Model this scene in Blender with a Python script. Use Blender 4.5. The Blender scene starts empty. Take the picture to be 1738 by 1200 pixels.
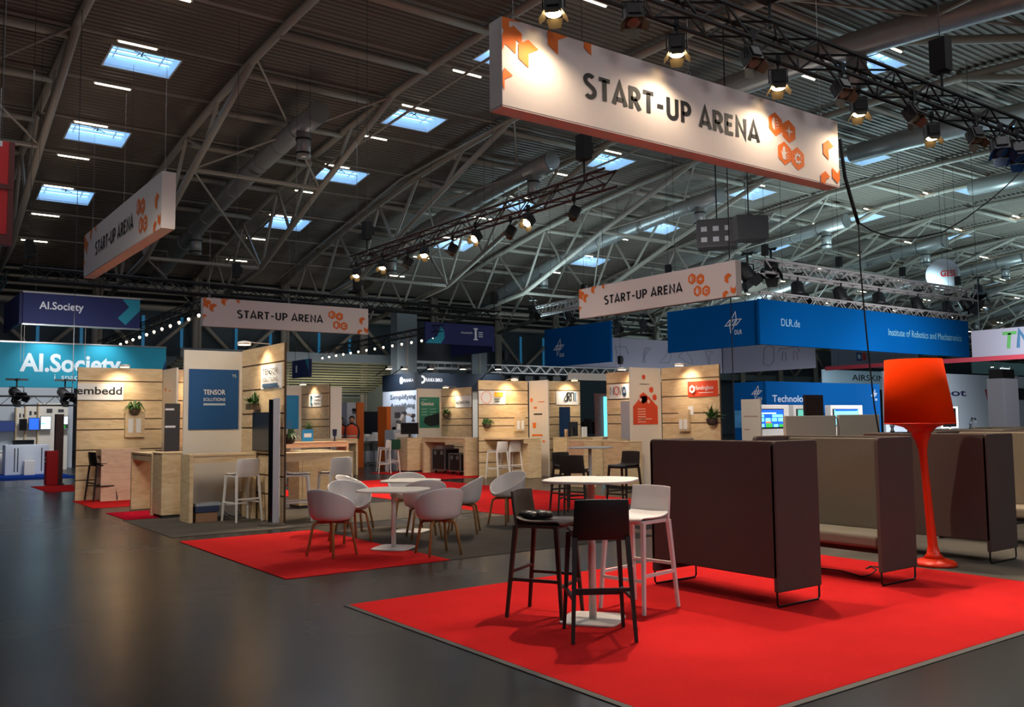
import bpy, bmesh, math, random
from mathutils import Vector, Matrix
from math import sin, cos, pi, radians, atan2, sqrt
random.seed(7)
SC = bpy.context.scene
COL = SC.collection
# ------------------------------------------------------------------ camera, world, exposure
CAMZ = 1.58
yaw, pit, rol = 0.94024134, 0.07404779, -0.01083248
FW = Vector((cos(yaw)*cos(pit), sin(yaw)*cos(pit), sin(pit)))
_rt = Vector((sin(yaw), -cos(yaw), 0)); _up = _rt.cross(FW)
RT = _rt*cos(rol)+_up*sin(rol); UP = -_rt*sin(rol)+_up*cos(rol)
camd = bpy.data.cameras.new('camera'); cam = bpy.data.objects.new('camera', camd); COL.objects.link(cam)
camd.sensor_width = 36; camd.lens = 1523.95/1738*36; camd.clip_end = 400
cam.matrix_world = Matrix(((RT.x, UP.x, -FW.x, 0), (RT.y, UP.y, -FW.y, 0), (RT.z, UP.z, -FW.z, CAMZ), (0, 0, 0, 1)))
SC.camera = cam
W = bpy.data.worlds.new('dusk_sky'); SC.world = W; W.use_nodes = True
_bg = W.node_tree.nodes['Background']; _bg.inputs[0].default_value = (0.30, 0.56, 0.92, 1); _bg.inputs[1].default_value = 5.2
SC.view_settings.view_transform = 'Standard'; SC.view_settings.look = 'None'
SC.view_settings.exposure = 0.0; SC.view_settings.gamma = 1; SC.view_settings.use_curve_mapping = False
WARM = (1.0, 0.72, 0.42); WARM2 = (1.0, 0.86, 0.66); COOL = (0.62, 0.86, 1.0); NEUT = (1.0, 0.95, 0.86)

def lamp_obj(kind, loc, energy, color, to=None, size=0.1, angle=60, blend=0.6, parent=None, size_y=None):
    L = bpy.data.lights.new(kind.lower()+'_light', kind); L.energy = energy; L.color = color
    if kind == 'AREA':
        L.shape = 'RECTANGLE' if size_y else 'DISK'; L.size = size
        if size_y: L.size_y = size_y
    else: L.shadow_soft_size = size
    if kind == 'SPOT': L.spot_size = radians(angle); L.spot_blend = blend
    o = bpy.data.objects.new(kind.lower()+'_light', L); COL.objects.link(o); o.location = loc
    if to is not None:
        o.rotation_euler = (Vector(to)-Vector(loc)).to_track_quat('-Z', 'Y').to_euler()
    return o

T1Z, T1Y = 6.10, 6.62
T2X, T2Z = 10.95, 5.97
lamp_obj('AREA', (1.5, -6.5, 6.5), 230, (.90, .94, 1), (6.5, 5, .6), 3.5)     # added fill lamp behind the camera, unseen, brightening the sofa sides
lamp_obj('AREA', (12.0, -5.0, 6.5), 200, (.92, .95, 1), (11, 6, .6), 3.5)  # second added fill lamp behind the camera
# added fill: downlights standing in for roof strip lights, unseen uplights brightening the roof
for x in (2, 14, 26):
    for y in (4, 16, 30):
        lamp_obj('AREA', (x, y, 12.0), 170, (.95, .95, 1), (x, y, 0), 5)
for x, y, p, c in ((5, 9, 42, (1, .58, .40)), (8, 20, 60, (1, .66, .50)), (17, 14, 55, (1, .66, .48)), (26, 24, 110, (.9, .88, .8)), (16, 36, 85, (1, .86, .72)), (5, 38, 70, (1, .84, .72)),
                   (38, 16, 330, (.66, .92, 1)), (50, 30, 1300, (.60, .92, 1)), (68, 22, 2400, (.60, .92, 1)), (90, 30, 3300, (.62, .92, 1)), (120, 25, 4200, (.62, .92, 1)), (34, 44, 520, (.6, .9, 1)), (62, 50, 1200, (.6, .9, 1))):
    lamp_obj('AREA', (x, y, 6.9), p, c, (x, y, 12), 4)
# added spots without fixtures, brightening the stands and booth walls
for x, y, p, c, tx, ty in ((5, 29.5, 900, (.95, .97, 1), 5.5, 37), (19, 28, 1000, (1, .96, .90), 18, 35), (31, 12.5, 4200, (.86, .94, 1), 37, 24), (39, 15.5, 3800, (.84, .92, 1), 39.5, 24), (25, 7, 420, (.9, .92, 1), 27, 12), (42, 28, 1500, (.9, .95, 1), 44, 40), (24, 44, 700, (.95, .97, 1), 24, 58),
                       (2.2, 12.5, 420, (1, .90, .78), 5.2, 16.5), (4.5, 15.8, 300, (1, .90, .76), 5.5, 21), (11.5, 17, 620, (1, .88, .72), 16.5, 24), (10.5, 11.5, 620, (1, .84, .68), 15.7, 16), (24, 15, 1200, (.95, .95, 1), 31, 22)):
    lamp_obj('SPOT', (x, y, 4.4), p, c, (tx, ty, .9), .6, 105, .9)
lamp_obj('SPOT', (36, 28, 3.2), 1500, (.85, .95, 1), (36.5, 33, 4.6), .5, 110, .9)  # added spot from below, brightening the AIRSKIN sign
# ------------------------------------------------------------------ pixel geometry of the camera above, used to find where things stand
def _ray(px, py): return FW*1523.95 + RT*(px-869) - UP*(py-600)
def at_z(px, py, z=0.0):
    d = _ray(px, py); return Vector((0, 0, CAMZ))+d*((z-CAMZ)/d.z)
def at_x(px, py, x):
    d = _ray(px, py); return Vector((0, 0, CAMZ))+d*(x/d.x)
def at_y(px, py, y):
    d = _ray(px, py); return Vector((0, 0, CAMZ))+d*(y/d.y)

# ------------------------------------------------------------------ materials
def s2l(c):
    return tuple((v/255/12.92 if v/255 <= .04045 else ((v/255+.055)/1.055)**2.4) for v in c)
MATS = {}
def mat(name, rgb, rough=.6, metal=0.0, noise=0.0, nscale=8.0, bump=0.0, bscale=60.0, emit=None, estr=1.0, coat=0.0, spec=None, stretch=None):
    if name in MATS: return MATS[name]
    m = bpy.data.materials.new(name); m.use_nodes = True; nt = m.node_tree; b = nt.nodes['Principled BSDF']
    col = s2l(rgb)+(1,)
    b.inputs['Base Color'].default_value = col; b.inputs['Roughness'].default_value = rough; b.inputs['Metallic'].default_value = metal
    if spec is not None: b.inputs['Specular IOR Level'].default_value = spec
    if coat: b.inputs['Coat Weight'].default_value = coat
    if noise or bump:
        tc = nt.nodes.new('ShaderNodeTexCoord'); mp = nt.nodes.new('ShaderNodeMapping'); nt.links.new(tc.outputs['Object'], mp.inputs[0])
        if stretch: mp.inputs['Scale'].default_value = stretch
    if noise:
        n = nt.nodes.new('ShaderNodeTexNoise'); n.inputs['Scale'].default_value = nscale; n.inputs['Detail'].default_value = 4
        r = nt.nodes.new('ShaderNodeMixRGB'); r.inputs[1].default_value = tuple(c*(1-noise) for c in col[:3])+(1,); r.inputs[2].default_value = tuple(min(1, c*(1+noise)) for c in col[:3])+(1,)
        nt.links.new(mp.outputs[0], n.inputs['Vector']); nt.links.new(n.outputs['Fac'], r.inputs[0]); nt.links.new(r.outputs[0], b.inputs['Base Color'])
    if bump:
        n2 = nt.nodes.new('ShaderNodeTexNoise'); n2.inputs['Scale'].default_value = bscale; n2.inputs['Detail'].default_value = 3
        bp = nt.nodes.new('ShaderNodeBump'); bp.inputs['Strength'].default_value = bump; bp.inputs['Distance'].default_value = .02
        nt.links.new(mp.outputs[0], n2.inputs['Vector']); nt.links.new(n2.outputs['Fac'], bp.inputs['Height']); nt.links.new(bp.outputs[0], b.inputs['Normal'])
    if emit: b.inputs['Emission Color'].default_value = s2l(emit)+(1,); b.inputs['Emission Strength'].default_value = estr
    MATS[name] = m; return m
def wood_mat(name, rgb, dark, scale=(1.2, 1.2, 9.0), knots=True):
    m = bpy.data.materials.new(name); m.use_nodes = True; nt = m.node_tree; b = nt.nodes['Principled BSDF']; N = nt.nodes.new; K = nt.links.new
    tc = N('ShaderNodeTexCoord'); mp = N('ShaderNodeMapping'); mp.inputs['Scale'].default_value = scale; K(tc.outputs['Object'], mp.inputs[0])
    n = N('ShaderNodeTexNoise'); n.inputs['Scale'].default_value = 2.2; n.inputs['Detail'].default_value = 6; n.inputs['Distortion'].default_value = 1.6; K(mp.outputs[0], n.inputs['Vector'])
    cr = N('ShaderNodeValToRGB'); e = cr.color_ramp.elements; e[0].position = .32; e[0].color = s2l(dark)+(1,); e[1].position = .6; e[1].color = s2l(rgb)+(1,); K(n.outputs['Fac'], cr.inputs[0])
    v = N('ShaderNodeTexVoronoi'); v.inputs['Scale'].default_value = 5.5; K(tc.outputs['Object'], v.inputs['Vector'])
    c2 = N('ShaderNodeValToRGB'); c2.color_ramp.elements[0].color = (.45, .3, .2, 1); c2.color_ramp.elements[1].position = .10; c2.color_ramp.elements[1].color = (1, 1, 1, 1); K(v.outputs['Distance'], c2.inputs[0])
    mx = N('ShaderNodeMixRGB'); mx.blend_type = 'MULTIPLY'; mx.inputs[0].default_value = .6 if knots else 0; K(cr.outputs[0], mx.inputs[1]); K(c2.outputs[0], mx.inputs[2]); K(mx.outputs[0], b.inputs['Base Color'])
    b.inputs['Roughness'].default_value = .55; MATS[name] = m; return m
WOOD = wood_mat('pale plywood', (222, 198, 158), (204, 174, 130), (.9, .9, 3.5))
WOODP = wood_mat('pink toned plywood', (222, 192, 164), (204, 170, 144), (.9, .9, 3.5))
LEGW = wood_mat('oak chair leg', (176, 128, 74), (150, 104, 58), (6, 6, 1), False)
def floor_mat():
    m = bpy.data.materials.new('polished asphalt'); m.use_nodes = True; nt = m.node_tree; b = nt.nodes['Principled BSDF']; N = nt.nodes.new; K = nt.links.new
    tc = N('ShaderNodeTexCoord'); n = N('ShaderNodeTexNoise'); n.inputs['Scale'].default_value = .35; n.inputs['Detail'].default_value = 8; K(tc.outputs['Object'], n.inputs['Vector'])
    cr = N('ShaderNodeValToRGB'); e = cr.color_ramp.elements; e[0].position = .3; e[0].color = s2l((27, 28, 30))+(1,); e[1].position = .75; e[1].color = s2l((48, 46, 44))+(1,); K(n.outputs['Fac'], cr.inputs[0])
    n3 = N('ShaderNodeTexNoise'); n3.inputs['Scale'].default_value = 60; n3.inputs['Detail'].default_value = 4; K(tc.outputs['Object'], n3.inputs['Vector'])
    mx = N('ShaderNodeMixRGB'); mx.blend_type = 'OVERLAY'; mx.inputs[0].default_value = .35; K(cr.outputs[0], mx.inputs[1]); K(n3.outputs['Fac'], mx.inputs[2]); K(mx.outputs[0], b.inputs['Base Color'])
    r = N('ShaderNodeMapRange'); r.inputs['To Min'].default_value = .20; r.inputs['To Max'].default_value = .33; K(n.outputs['Fac'], r.inputs[0]); K(r.outputs[0], b.inputs['Roughness'])
    n2 = N('ShaderNodeTexNoise'); n2.inputs['Scale'].default_value = 2.4; n2.inputs['Detail'].default_value = 4; K(tc.outputs['Object'], n2.inputs['Vector'])
    bp = N('ShaderNodeBump'); bp.inputs['Strength'].default_value = .12; bp.inputs['Distance'].default_value = .02; K(n2.outputs['Fac'], bp.inputs['Height']); K(bp.outputs[0], b.inputs['Normal'])
    b.inputs['Specular IOR Level'].default_value = .26
    return m
def carpet_mat(name, rgb):
    return mat(name, rgb, .97, noise=.16, nscale=2.0, bump=.7, bscale=260, spec=.05)
RED = carpet_mat('red needle felt', (220, 40, 40)); CRIM = carpet_mat('crimson needle felt', (190, 14, 44)); GREYC = carpet_mat('grey needle felt', (98, 92, 84)); BLUEC = carpet_mat('blue needle felt', (30, 70, 160))
WHITE = mat('white plastic', (232, 226, 220), .38); WHITEP = mat('white panel', (222, 214, 200), .7, noise=.03); WHITEM = mat('white powder coat', (228, 222, 212), .4)
BLACK = mat('black plastic', (24, 20, 20), .5); BLKM = mat('black metal', (20, 20, 21), .45, metal=.3); DARKST = mat('dark taupe plastic', (62, 52, 45), .5)
TRUSSB = mat('black truss tube', (22, 22, 23), .5, metal=.2); TRUSSS = mat('aluminium truss tube', (170, 168, 166), .35, metal=.8)
FELT = mat('taupe felt', (94, 82, 77), .95, noise=.10, nscale=120, bump=.5, bscale=500, spec=.1)
FELTL = mat('cream felt', (150, 136, 116), .95, noise=.06, nscale=120, bump=.4, bscale=500, spec=.1)
FELTG = mat('grey green felt', (120, 113, 100), .95, noise=.10, nscale=120, bump=.5, bscale=500, spec=.1)
ORANGE = mat('orange red lacquer', (232, 50, 12), .35); ORFAB = mat('orange red shade fabric', (238, 56, 0), .9, spec=.05, bump=.2, bscale=400)
STEEL = mat('light steel paint', (172, 162, 150), .5); ROOFM = mat('corrugated steel', (120, 108, 98), .6, noise=.08, nscale=.5)
GALV = mat('galvanised sheet', (176, 174, 172), .4, metal=.45, noise=.1, nscale=3); DARKG = mat('dark grey', (52, 52, 54), .6)
SCR = mat('dark screen', (16, 18, 22), .15); INK = mat('black ink', (28, 28, 32), .7); INKW = mat('white ink', (220, 220, 222), .7); INKO = mat('orange ink', (238, 118, 36), .7)
BANNER = mat('white banner cloth', (226, 214, 208), .85, noise=.02); BANSIDE = mat('salmon banner edge', (236, 216, 208), .8)
NAVY = mat('navy cloth', (22, 30, 84), .7, noise=.15, nscale=.8); TEAL = mat('teal cloth', (22, 142, 168), .7, noise=.12, nscale=.5); TEALA = mat('teal arrow cloth', (30, 140, 160), .7)
DLRB = mat('royal blue cloth', (0, 78, 140), .9, noise=.04, spec=.05); SKYB = mat('sky blue print', (30, 130, 190), .7)
LEAF = mat('green leaves', (56, 96, 34), .6, noise=.4, nscale=20); POT = mat('woven pot', (92, 76, 58), .9, bump=.6, bscale=80)
GLOWW = mat('lit lamp lens warm', (255, 230, 180), .4, emit=(255, 222, 160), estr=34)
GLOWD = mat('lit wall lamp glass', (255, 235, 200), .4, emit=(255, 228, 180), estr=6); GLOWN = mat('lit lamp lens white', (255, 245, 225), .4, emit=(255, 240, 212), estr=9); GLOWT = mat('lit tube', (255, 250, 230), .4, emit=(255, 246, 220), estr=7)
GLOWIN = mat('lit barn door inside', (90, 80, 64), .45, metal=.3); LENSB = mat('blue glass lens', (18, 60, 110), .08, coat=1)
DIVC = mat('ivory felt', (214, 200, 176), .95, spec=.1)
CREAM = mat('cream lacquer', (206, 190, 160), .7); REDM = mat('red paint', (200, 16, 20), .5); ORPAN = mat('orange panel', (204, 100, 26), .6)
GRNP = mat('green poster', (40, 124, 104), .6, noise=.15, nscale=2); REDPR = mat('red orange print', (214, 70, 36), .65); PAPER = mat('white paper', (232, 232, 230), .7); GREYP = mat('grey print', (176, 176, 184), .7)
WALLM = mat('grey blue wall panel', (74, 84, 92), .7, noise=.1, nscale=.4); WALLD = mat('dark louvre backing', (22, 24, 26), .8); BEIGEW = mat('beige metal', (150, 146, 116), .6); PIER = mat('pale concrete', (140, 148, 150), .8, noise=.06, nscale=1)
SKIN = mat('skin', (180, 130, 100), .6); VEST = mat('orange vest', (230, 84, 40), .7); TROUS = mat('dark trousers', (28, 28, 34), .8); HAIR = mat('dark hair', (26, 20, 18), .8)
FRA = mat('franka navy', (18, 30, 44), .6); CASEM = mat('black case laminate', (18, 17, 17), .55); ALU = mat('aluminium edge', (180, 178, 176), .3, metal=.9); RUBBER = mat('black cable', (14, 14, 14), .6)
def pane_mat():
    m = bpy.data.materials.new('skylight glass'); m.use_nodes = True; nt = m.node_tree; nt.nodes.clear(); N = nt.nodes.new
    o = N('ShaderNodeOutputMaterial'); mx = N('ShaderNodeMixShader'); t = N('ShaderNodeBsdfTransparent'); g = N('ShaderNodeBsdfGlossy'); g.inputs['Roughness'].default_value = .05
    t.inputs[0].default_value = (.88, .95, 1, 1); mx.inputs[0].default_value = .06; nt.links.new(t.outputs[0], mx.inputs[1]); nt.links.new(g.outputs[0], mx.inputs[2]); nt.links.new(mx.outputs[0], o.inputs[0]); return m
PANE = pane_mat()
def emis(name, rgb, s): return mat(name, rgb, .3, emit=rgb, estr=s)
SCRB = emis('lit screen blue', (30, 90, 210), 1.1); SCRC = emis('lit screen cyan', (120, 210, 235), 1.3); SCRW = emis('lit screen white', (215, 235, 245), 1.3); CYTUBE = emis('cyan light tube', (90, 200, 230), 2.0); SLIT = emis('daylight slit glass', (40, 110, 150), .45)

# ------------------------------------------------------------------ mesh builder
class MB:
    def __init__(s): s.v = []; s.f = []
    def add(s, vs, fs):
        n = len(s.v); s.v += [tuple(p) for p in vs]; s.f += [tuple(i+n for i in f) for f in fs]; return s
    def box(s, a, b, M=None):
        x0, y0, z0 = a; x1, y1, z1 = b
        vs = [Vector(p) for p in ((x0, y0, z0), (x1, y0, z0), (x1, y1, z0), (x0, y1, z0), (x0, y0, z1), (x1, y0, z1), (x1, y1, z1), (x0, y1, z1))]
        if M: vs = [M@p for p in vs]
        return s.add(vs, [(0, 3, 2, 1), (4, 5, 6, 7), (0, 1, 5, 4), (1, 2, 6, 5), (2, 3, 7, 6), (3, 0, 4, 7)])
    def tube(s, pts, r, n=8, r2=None, cap=True, sq=False):
        pts = [Vector(p) for p in pts]; rings = []; prev = None
        for i, p in enumerate(pts):
            d = (pts[min(i+1, len(pts)-1)]-pts[max(i-1, 0)]).normalized()
            if prev is None:
                a = Vector((0, 0, 1)) if abs(d.z) < .9 else Vector((1, 0, 0)); u = d.cross(a).normalized()
            else: u = (prev-d*prev.dot(d)).normalized()
            prev = u; w = d.cross(u)
            rr = r if r2 is None else r+(r2-r)*i/max(1, len(pts)-1)
            rings.append([p+u*(cos(2*pi*(k+.5)/n)*rr)+w*(sin(2*pi*(k+.5)/n)*rr) for k in range(n)])
        vs = [q for R in rings for q in R]; fs = []
        for i in range(len(pts)-1):
            for k in range(n): fs.append((i*n+k, i*n+(k+1) % n, (i+1)*n+(k+1) % n, (i+1)*n+k))
        if cap: fs.append(tuple(range(n))[::-1]); fs.append(tuple(range((len(pts)-1)*n, len(pts)*n)))
        return s.add(vs, fs)
    def lathe(s, prof, c=(0, 0, 0), n=32, M=None):
        vs = []; fs = []
        for r, z in prof:
            for k in range(n):
                p = Vector((r*cos(2*pi*k/n), r*sin(2*pi*k/n), z)); p = (M@p if M else p)+Vector(c); vs.append(p)
        for i in range(len(prof)-1):
            for k in range(n): fs.append((i*n+k, i*n+(k+1) % n, (i+1)*n+(k+1) % n, (i+1)*n+k))
        if prof[0][0] > 1e-4: fs.append(tuple(range(n))[::-1])
        if prof[-1][0] > 1e-4: fs.append(tuple(range((len(prof)-1)*n, len(prof)*n)))
        return s.add(vs, fs)
    def prism(s, poly, O, U, V, t):      # 2-D polygon in the plane O + u*U + v*V, thickness t along U x V
        O, U, V = Vector(O), Vector(U), Vector(V); Nn = U.cross(V).normalized()*t; n = len(poly)
        vs = [O+U*u+V*v for u, v in poly]+[O+U*u+V*v+Nn for u, v in poly]
        return s.add(vs, [tuple(range(n))[::-1], tuple(range(n, 2*n))]+[(i, (i+1) % n, n+(i+1) % n, n+i) for i in range(n)])
    def build(s, name, m, parent=None, smooth=False, bevel=0, sub=0, solid=0):
        me = bpy.data.meshes.new(name); me.from_pydata(s.v, [], s.f); me.update()
        if smooth:
            for p in me.polygons: p.use_smooth = True
        me.materials.append(m); o = bpy.data.objects.new(name, me); COL.objects.link(o)
        if parent: o.parent = parent
        if solid: q = o.modifiers.new('s', 'SOLIDIFY'); q.thickness = solid; q.offset = 0
        if bevel: q = o.modifiers.new('b', 'BEVEL'); q.width = bevel; q.segments = 3; q.limit_method = 'ANGLE'
        if sub: q = o.modifiers.new('u', 'SUBSURF'); q.levels = sub; q.render_levels = sub
        return o
def thing(name, label, cat, loc=(0, 0, 0), rz=0.0, group=None):
    o = bpy.data.objects.new(name, None); COL.objects.link(o); o.location = loc; o.rotation_euler = (0, 0, rz); o.empty_display_size = .1
    o['label'] = label; o['category'] = cat
    if group: o['group'] = group
    return o
def tag(o, label, cat, group=None):
    o['label'] = label; o['category'] = cat
    if group: o['group'] = group
    return o
def struct(o): o['kind'] = 'structure'; return o
def copy_tree(o, parent=None):
    c = o.copy(); COL.objects.link(c); c.parent = parent
    for ch in list(o.children): copy_tree(ch, c)
    return c
def dup(root, loc, rz, label, group=None):
    r = copy_tree(root); r.location = loc; r.rotation_euler = (0, 0, rz); r['label'] = label
    if group: r['group'] = group
    return r
ORD = ['first', 'second', 'third', 'fourth', 'fifth', 'sixth', 'seventh', 'eighth', 'ninth', 'tenth', 'eleventh', 'twelfth', 'thirteenth', 'fourteenth', 'fifteenth', 'sixteenth']
# ---- writing
_TC = {}
def text_mesh(txt, size=1.0, bold=0.0, sx=1.0):
    key = (txt, bold)
    if key not in _TC:
        c = bpy.data.curves.new('t', 'FONT'); c.body = txt; c.size = 1; c.offset = bold; c.resolution_u = 3
        o = bpy.data.objects.new('t', c); COL.objects.link(o); dg = bpy.context.evaluated_depsgraph_get(); me = bpy.data.meshes.new_from_object(o.evaluated_get(dg))
        _TC[key] = ([v.co.copy() for v in me.vertices], [tuple(p.vertices) for p in me.polygons]); bpy.data.objects.remove(o); bpy.data.meshes.remove(me)
    vs, fs = _TC[key]
    if not vs: return [], []
    x0 = min(v.x for v in vs); x1 = max(v.x for v in vs)
    return [((v.x-x0)*size*sx, v.y*size) for v in vs], fs
def put_text(mb, txt, O, U, V, h, width=None, bold=0.0, t=.004):   # h: cap height; O: bottom-left on the surface; the face looks along U x V
    vs, fs = text_mesh(txt, h/.72, bold)
    if not vs: return mb
    w = max(v[0] for v in vs); k = (width/w) if width else 1.0
    O, U, V = Vector(O), Vector(U), Vector(V); N_ = U.cross(V)*t
    return mb.add([O+U*(a*k)+V*b+N_ for a, b in vs], fs)
def arc(cx, cy, rx, ry, a0, a1, n=10):
    return [(cx+rx*cos(radians(a0+(a1-a0)*i/n)), cy+ry*sin(radians(a0+(a1-a0)*i/n))) for i in range(n+1)]
GL = {  # geometric sans capitals drawn as strokes: (advance, strokes)
 'S': (.52, [arc(.26, .76, .20, .20, 40, 235, 12)+arc(.26, .25, .21, .23, 62, -140, 14)]),
 'T': (.50, [[(.0, .93), (.50, .93)], [(.25, .93), (.25, 0)]]),
 'A': (.60, [[(.02, 0), (.30, 1.0), (.58, 0)], [(.14, .25), (.46, .25)]]),
 'R': (.52, [[(.07, 0), (.07, .93), (.22, .93)]+arc(.24, .70, .21, .23, 90, -90, 10)+[(.07, .47)], [(.24, .47), (.50, 0)]]),
 'P': (.50, [[(.07, 0), (.07, .93), (.22, .93)]+arc(.24, .68, .21, .25, 90, -90, 10)+[(.07, .43)]]),
 'U': (.58, [[(.07, 1.0), (.07, .30)]+arc(.29, .28, .22, .22, 180, 360, 10)+[(.51, 1.0)]]),
 'E': (.46, [[(.44, .93), (.07, .93), (.07, .07), (.44, .07)], [(.07, .52), (.38, .52)]]),
 'N': (.60, [[(.07, 0), (.07, .95), (.53, .05), (.53, 1.0)]]),
 '-': (.36, [[(.03, .45), (.33, .45)]]), ' ': (.34, []),
 'O': (.70, [arc(.35, .5, .29, .44, 0, 360, 24)]), 'L': (.42, [[(.07, 1), (.07, .07), (.42, .07)]]), 'I': (.14, [[(.07, 0), (.07, 1)]]), 'V': (.58, [[(.02, 1), (.29, 0), (.56, 1)]])}
def strokes(mb, lines, O, U, V, h, w, t=.004):
    O, U, V = Vector(O), Vector(U), Vector(V); N_ = U.cross(V)*t
    for L in lines:
        L = [Vector((a*h, b*h)) for a, b in L]
        if (L[0]-L[-1]).length < 1e-6: L = L[:-1]; closed = True
        else: closed = False
        n = len(L); le = []; ri = []
        for i in range(n):
            p = L[i]; a = L[i-1] if (i > 0 or closed) else None; b = L[(i+1) % n] if (i < n-1 or closed) else None
            d1 = (p-a).normalized() if a is not None else (b-p).normalized(); d2 = (b-p).normalized() if b is not None else d1
            m = (d1+d2); m = m.normalized() if m.length > .1 else d1; nn = Vector((-m.y, m.x)); k = 1/max(.48, m.dot(d1))
            le.append(p+nn*(w/2*k)); ri.append(p-nn*(w/2*k))
        vs = [O+U*q.x+V*q.y+N_ for q in le+ri]; fs = [(n+i, n+(i+1) % n, (i+1) % n, i) for i in range(n if closed else n-1)]
        mb.add(vs, fs)
    return mb
def stroke_text(mb, txt, O, U, V, h, gap=.16, wt=.15, width=None, t=.004):
    x = 0; out = []
    for c in txt:
        a, ls = GL[c]; out += [[(x+p[0], p[1]) for p in L] for L in ls]; x += a+(gap if c != ' ' else 0)
    x -= gap; k = (width/(x*h)) if width else 1.0
    return strokes(mb, out, O, Vector(U)*k, V, h, wt*h, t)
def hexa(cx, cy, r, flat=False): return [(cx+r*cos(radians(60*i+30)), cy+r*sin(radians(60*i+30))) for i in range(6)]
# ================================================================== THE HALL
def F(y): return 15.7-.0037*(y-25)**2
X0, X1, Y0, Y1 = -14.0, 150.0, -12.0, 60.0
fl = MB(); fl.box((X0, Y0, -.2), (X1, Y1, 0)); struct(fl.build('floor', floor_mat()))
SKX = [8.3+11.85*k for k in range(-1, 12)]; SKY = [19.6, 27.4, 35.0, 42.7, 50.1]
def in_sky(y): return any(abs(y-c) < .86 for c in SKY)
rf = MB(); ys = []; y = Y0
PER = .29
while y < Y1:
    ys += [(y, 0), (y+.10, 0), (y+.13, -.06), (y+.26, -.06)]; y += PER
ys.append((Y1, 0))
xs = [X0]
for c in SKX: xs += [c-1.2, c+1.2]
xs.append(X1)
rows = []
for (yy, dz) in ys:
    rows.append([rf.v.append((x, yy, F(yy)+dz)) or len(rf.v)-1 for x in xs])
for j in range(len(ys)-1):
    ym = (ys[j][0]+ys[j+1][0])/2
    for i in range(len(xs)-1):
        if i % 2 == 1 and in_sky(ym): continue
        rf.f.append((rows[j][i], rows[j][i+1], rows[j+1][i+1], rows[j+1][i]))
struct(rf.build('ceiling', ROOFM))
# skylights
wi = 0; frm = mat('skylight frame', (222, 224, 226), .6)
sk_f = MB(); w, l, h = 1.2, .86, .42
for a, b in (((-w, -l, -.06), (-w-.06, l, h)), ((w, -l, -.06), (w+.06, l, h)), ((-w-.06, -l, -.06), (w+.06, -l-.06, h)), ((-w-.06, l, -.06), (w+.06, l+.06, h))):
    sk_f.box((min(a[0], b[0]), min(a[1], b[1]), a[2]), (max(a[0], b[0]), max(a[1], b[1]), b[2]))
for yy in (-.42, .1, .5): sk_f.box((-w, yy-.03, h-.1), (w, yy+.03, h))
for xx in (-.85, .85): sk_f.box((xx-.02, -l, h-.06), (xx+.02, l, h))
sk_a = MB(); sk_a.tube([(0, -.7, .25), (0, .1, .26), (.12, .3, h-.05)], .025, 6); sk_a.tube([(-.3, -.2, .25), (0, .1, .36), (.35, .2, .25)], .018, 6); sk_a.tube([(0, .1, .36), (-.1, .35, h-.05)], .018, 6)
sk_p = MB(); sk_p.box((-w, -l, h-.02), (w, l, h-.012))
def hide_if_far(P):   # outside the camera's frame by a wide margin
    v = Vector(P)-Vector((0, 0, CAMZ)); d = v.dot(FW)
    return d < 1 or abs(v.dot(RT)/d) > .72 or abs(v.dot(UP)/d) > .55
fo = po = ao = None
for cx_ in SKX:
    for cy_ in SKY:
        wi += 1
        e = bpy.data.objects.new('window_%d' % wi, None); COL.objects.link(e); e['kind'] = 'structure'
        z = F(cy_)-.02; sl = math.atan(-.0074*(cy_-25)); e.location = (cx_, cy_, z); e.rotation_euler = (sl, 0, 0)
        if fo is None:
            fo = sk_f.build('frame', frm, e); ao = sk_a.build('opener', DARKG, e); po = sk_p.build('pane', PANE, e)
        else:
            for q in (fo, ao, po): c = q.copy(); COL.objects.link(c); c.parent = e
# strip lights on the light rails
LX = [7.75+11.5*k for k in range(0, 10)]; LY = [17.9, 21.7, 25.4, 29.2, 33.3, 37.2, 41.2, 45.0, 48.7, 52.4, 56.0]
sl0 = None; n_sl = 0; bays = ['bay', 'second bay', 'third bay', 'fourth bay', 'fifth bay', 'sixth bay', 'seventh bay', 'eighth bay', 'ninth bay', 'tenth bay']
for i, x in enumerate(LX):
    for j, y in enumerate(LY):
        if hide_if_far((x, y, F(y))): continue
        P = (x, y, F(y)-.22)
        lb = 'lit strip light on its roof rail, %s row from the back wall, %s skylight bay' % (ORD[len(LY)-1-j], ORD[i])
        if sl0 is None:
            sl0 = thing('strip_light', lb, 'ceiling light', P, 0, 'strip lights along the roof'); a = MB(); a.box((-.72, -.07, 0), (.72, .07, .09)); a.build('housing', STEEL, sl0)
            b = MB(); b.tube([(-.65, 0, -.02), (.65, 0, -.02)], .035, 8); b.build('tube', GLOWT, sl0)
        else: dup(sl0, P, 0, lb)
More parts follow.
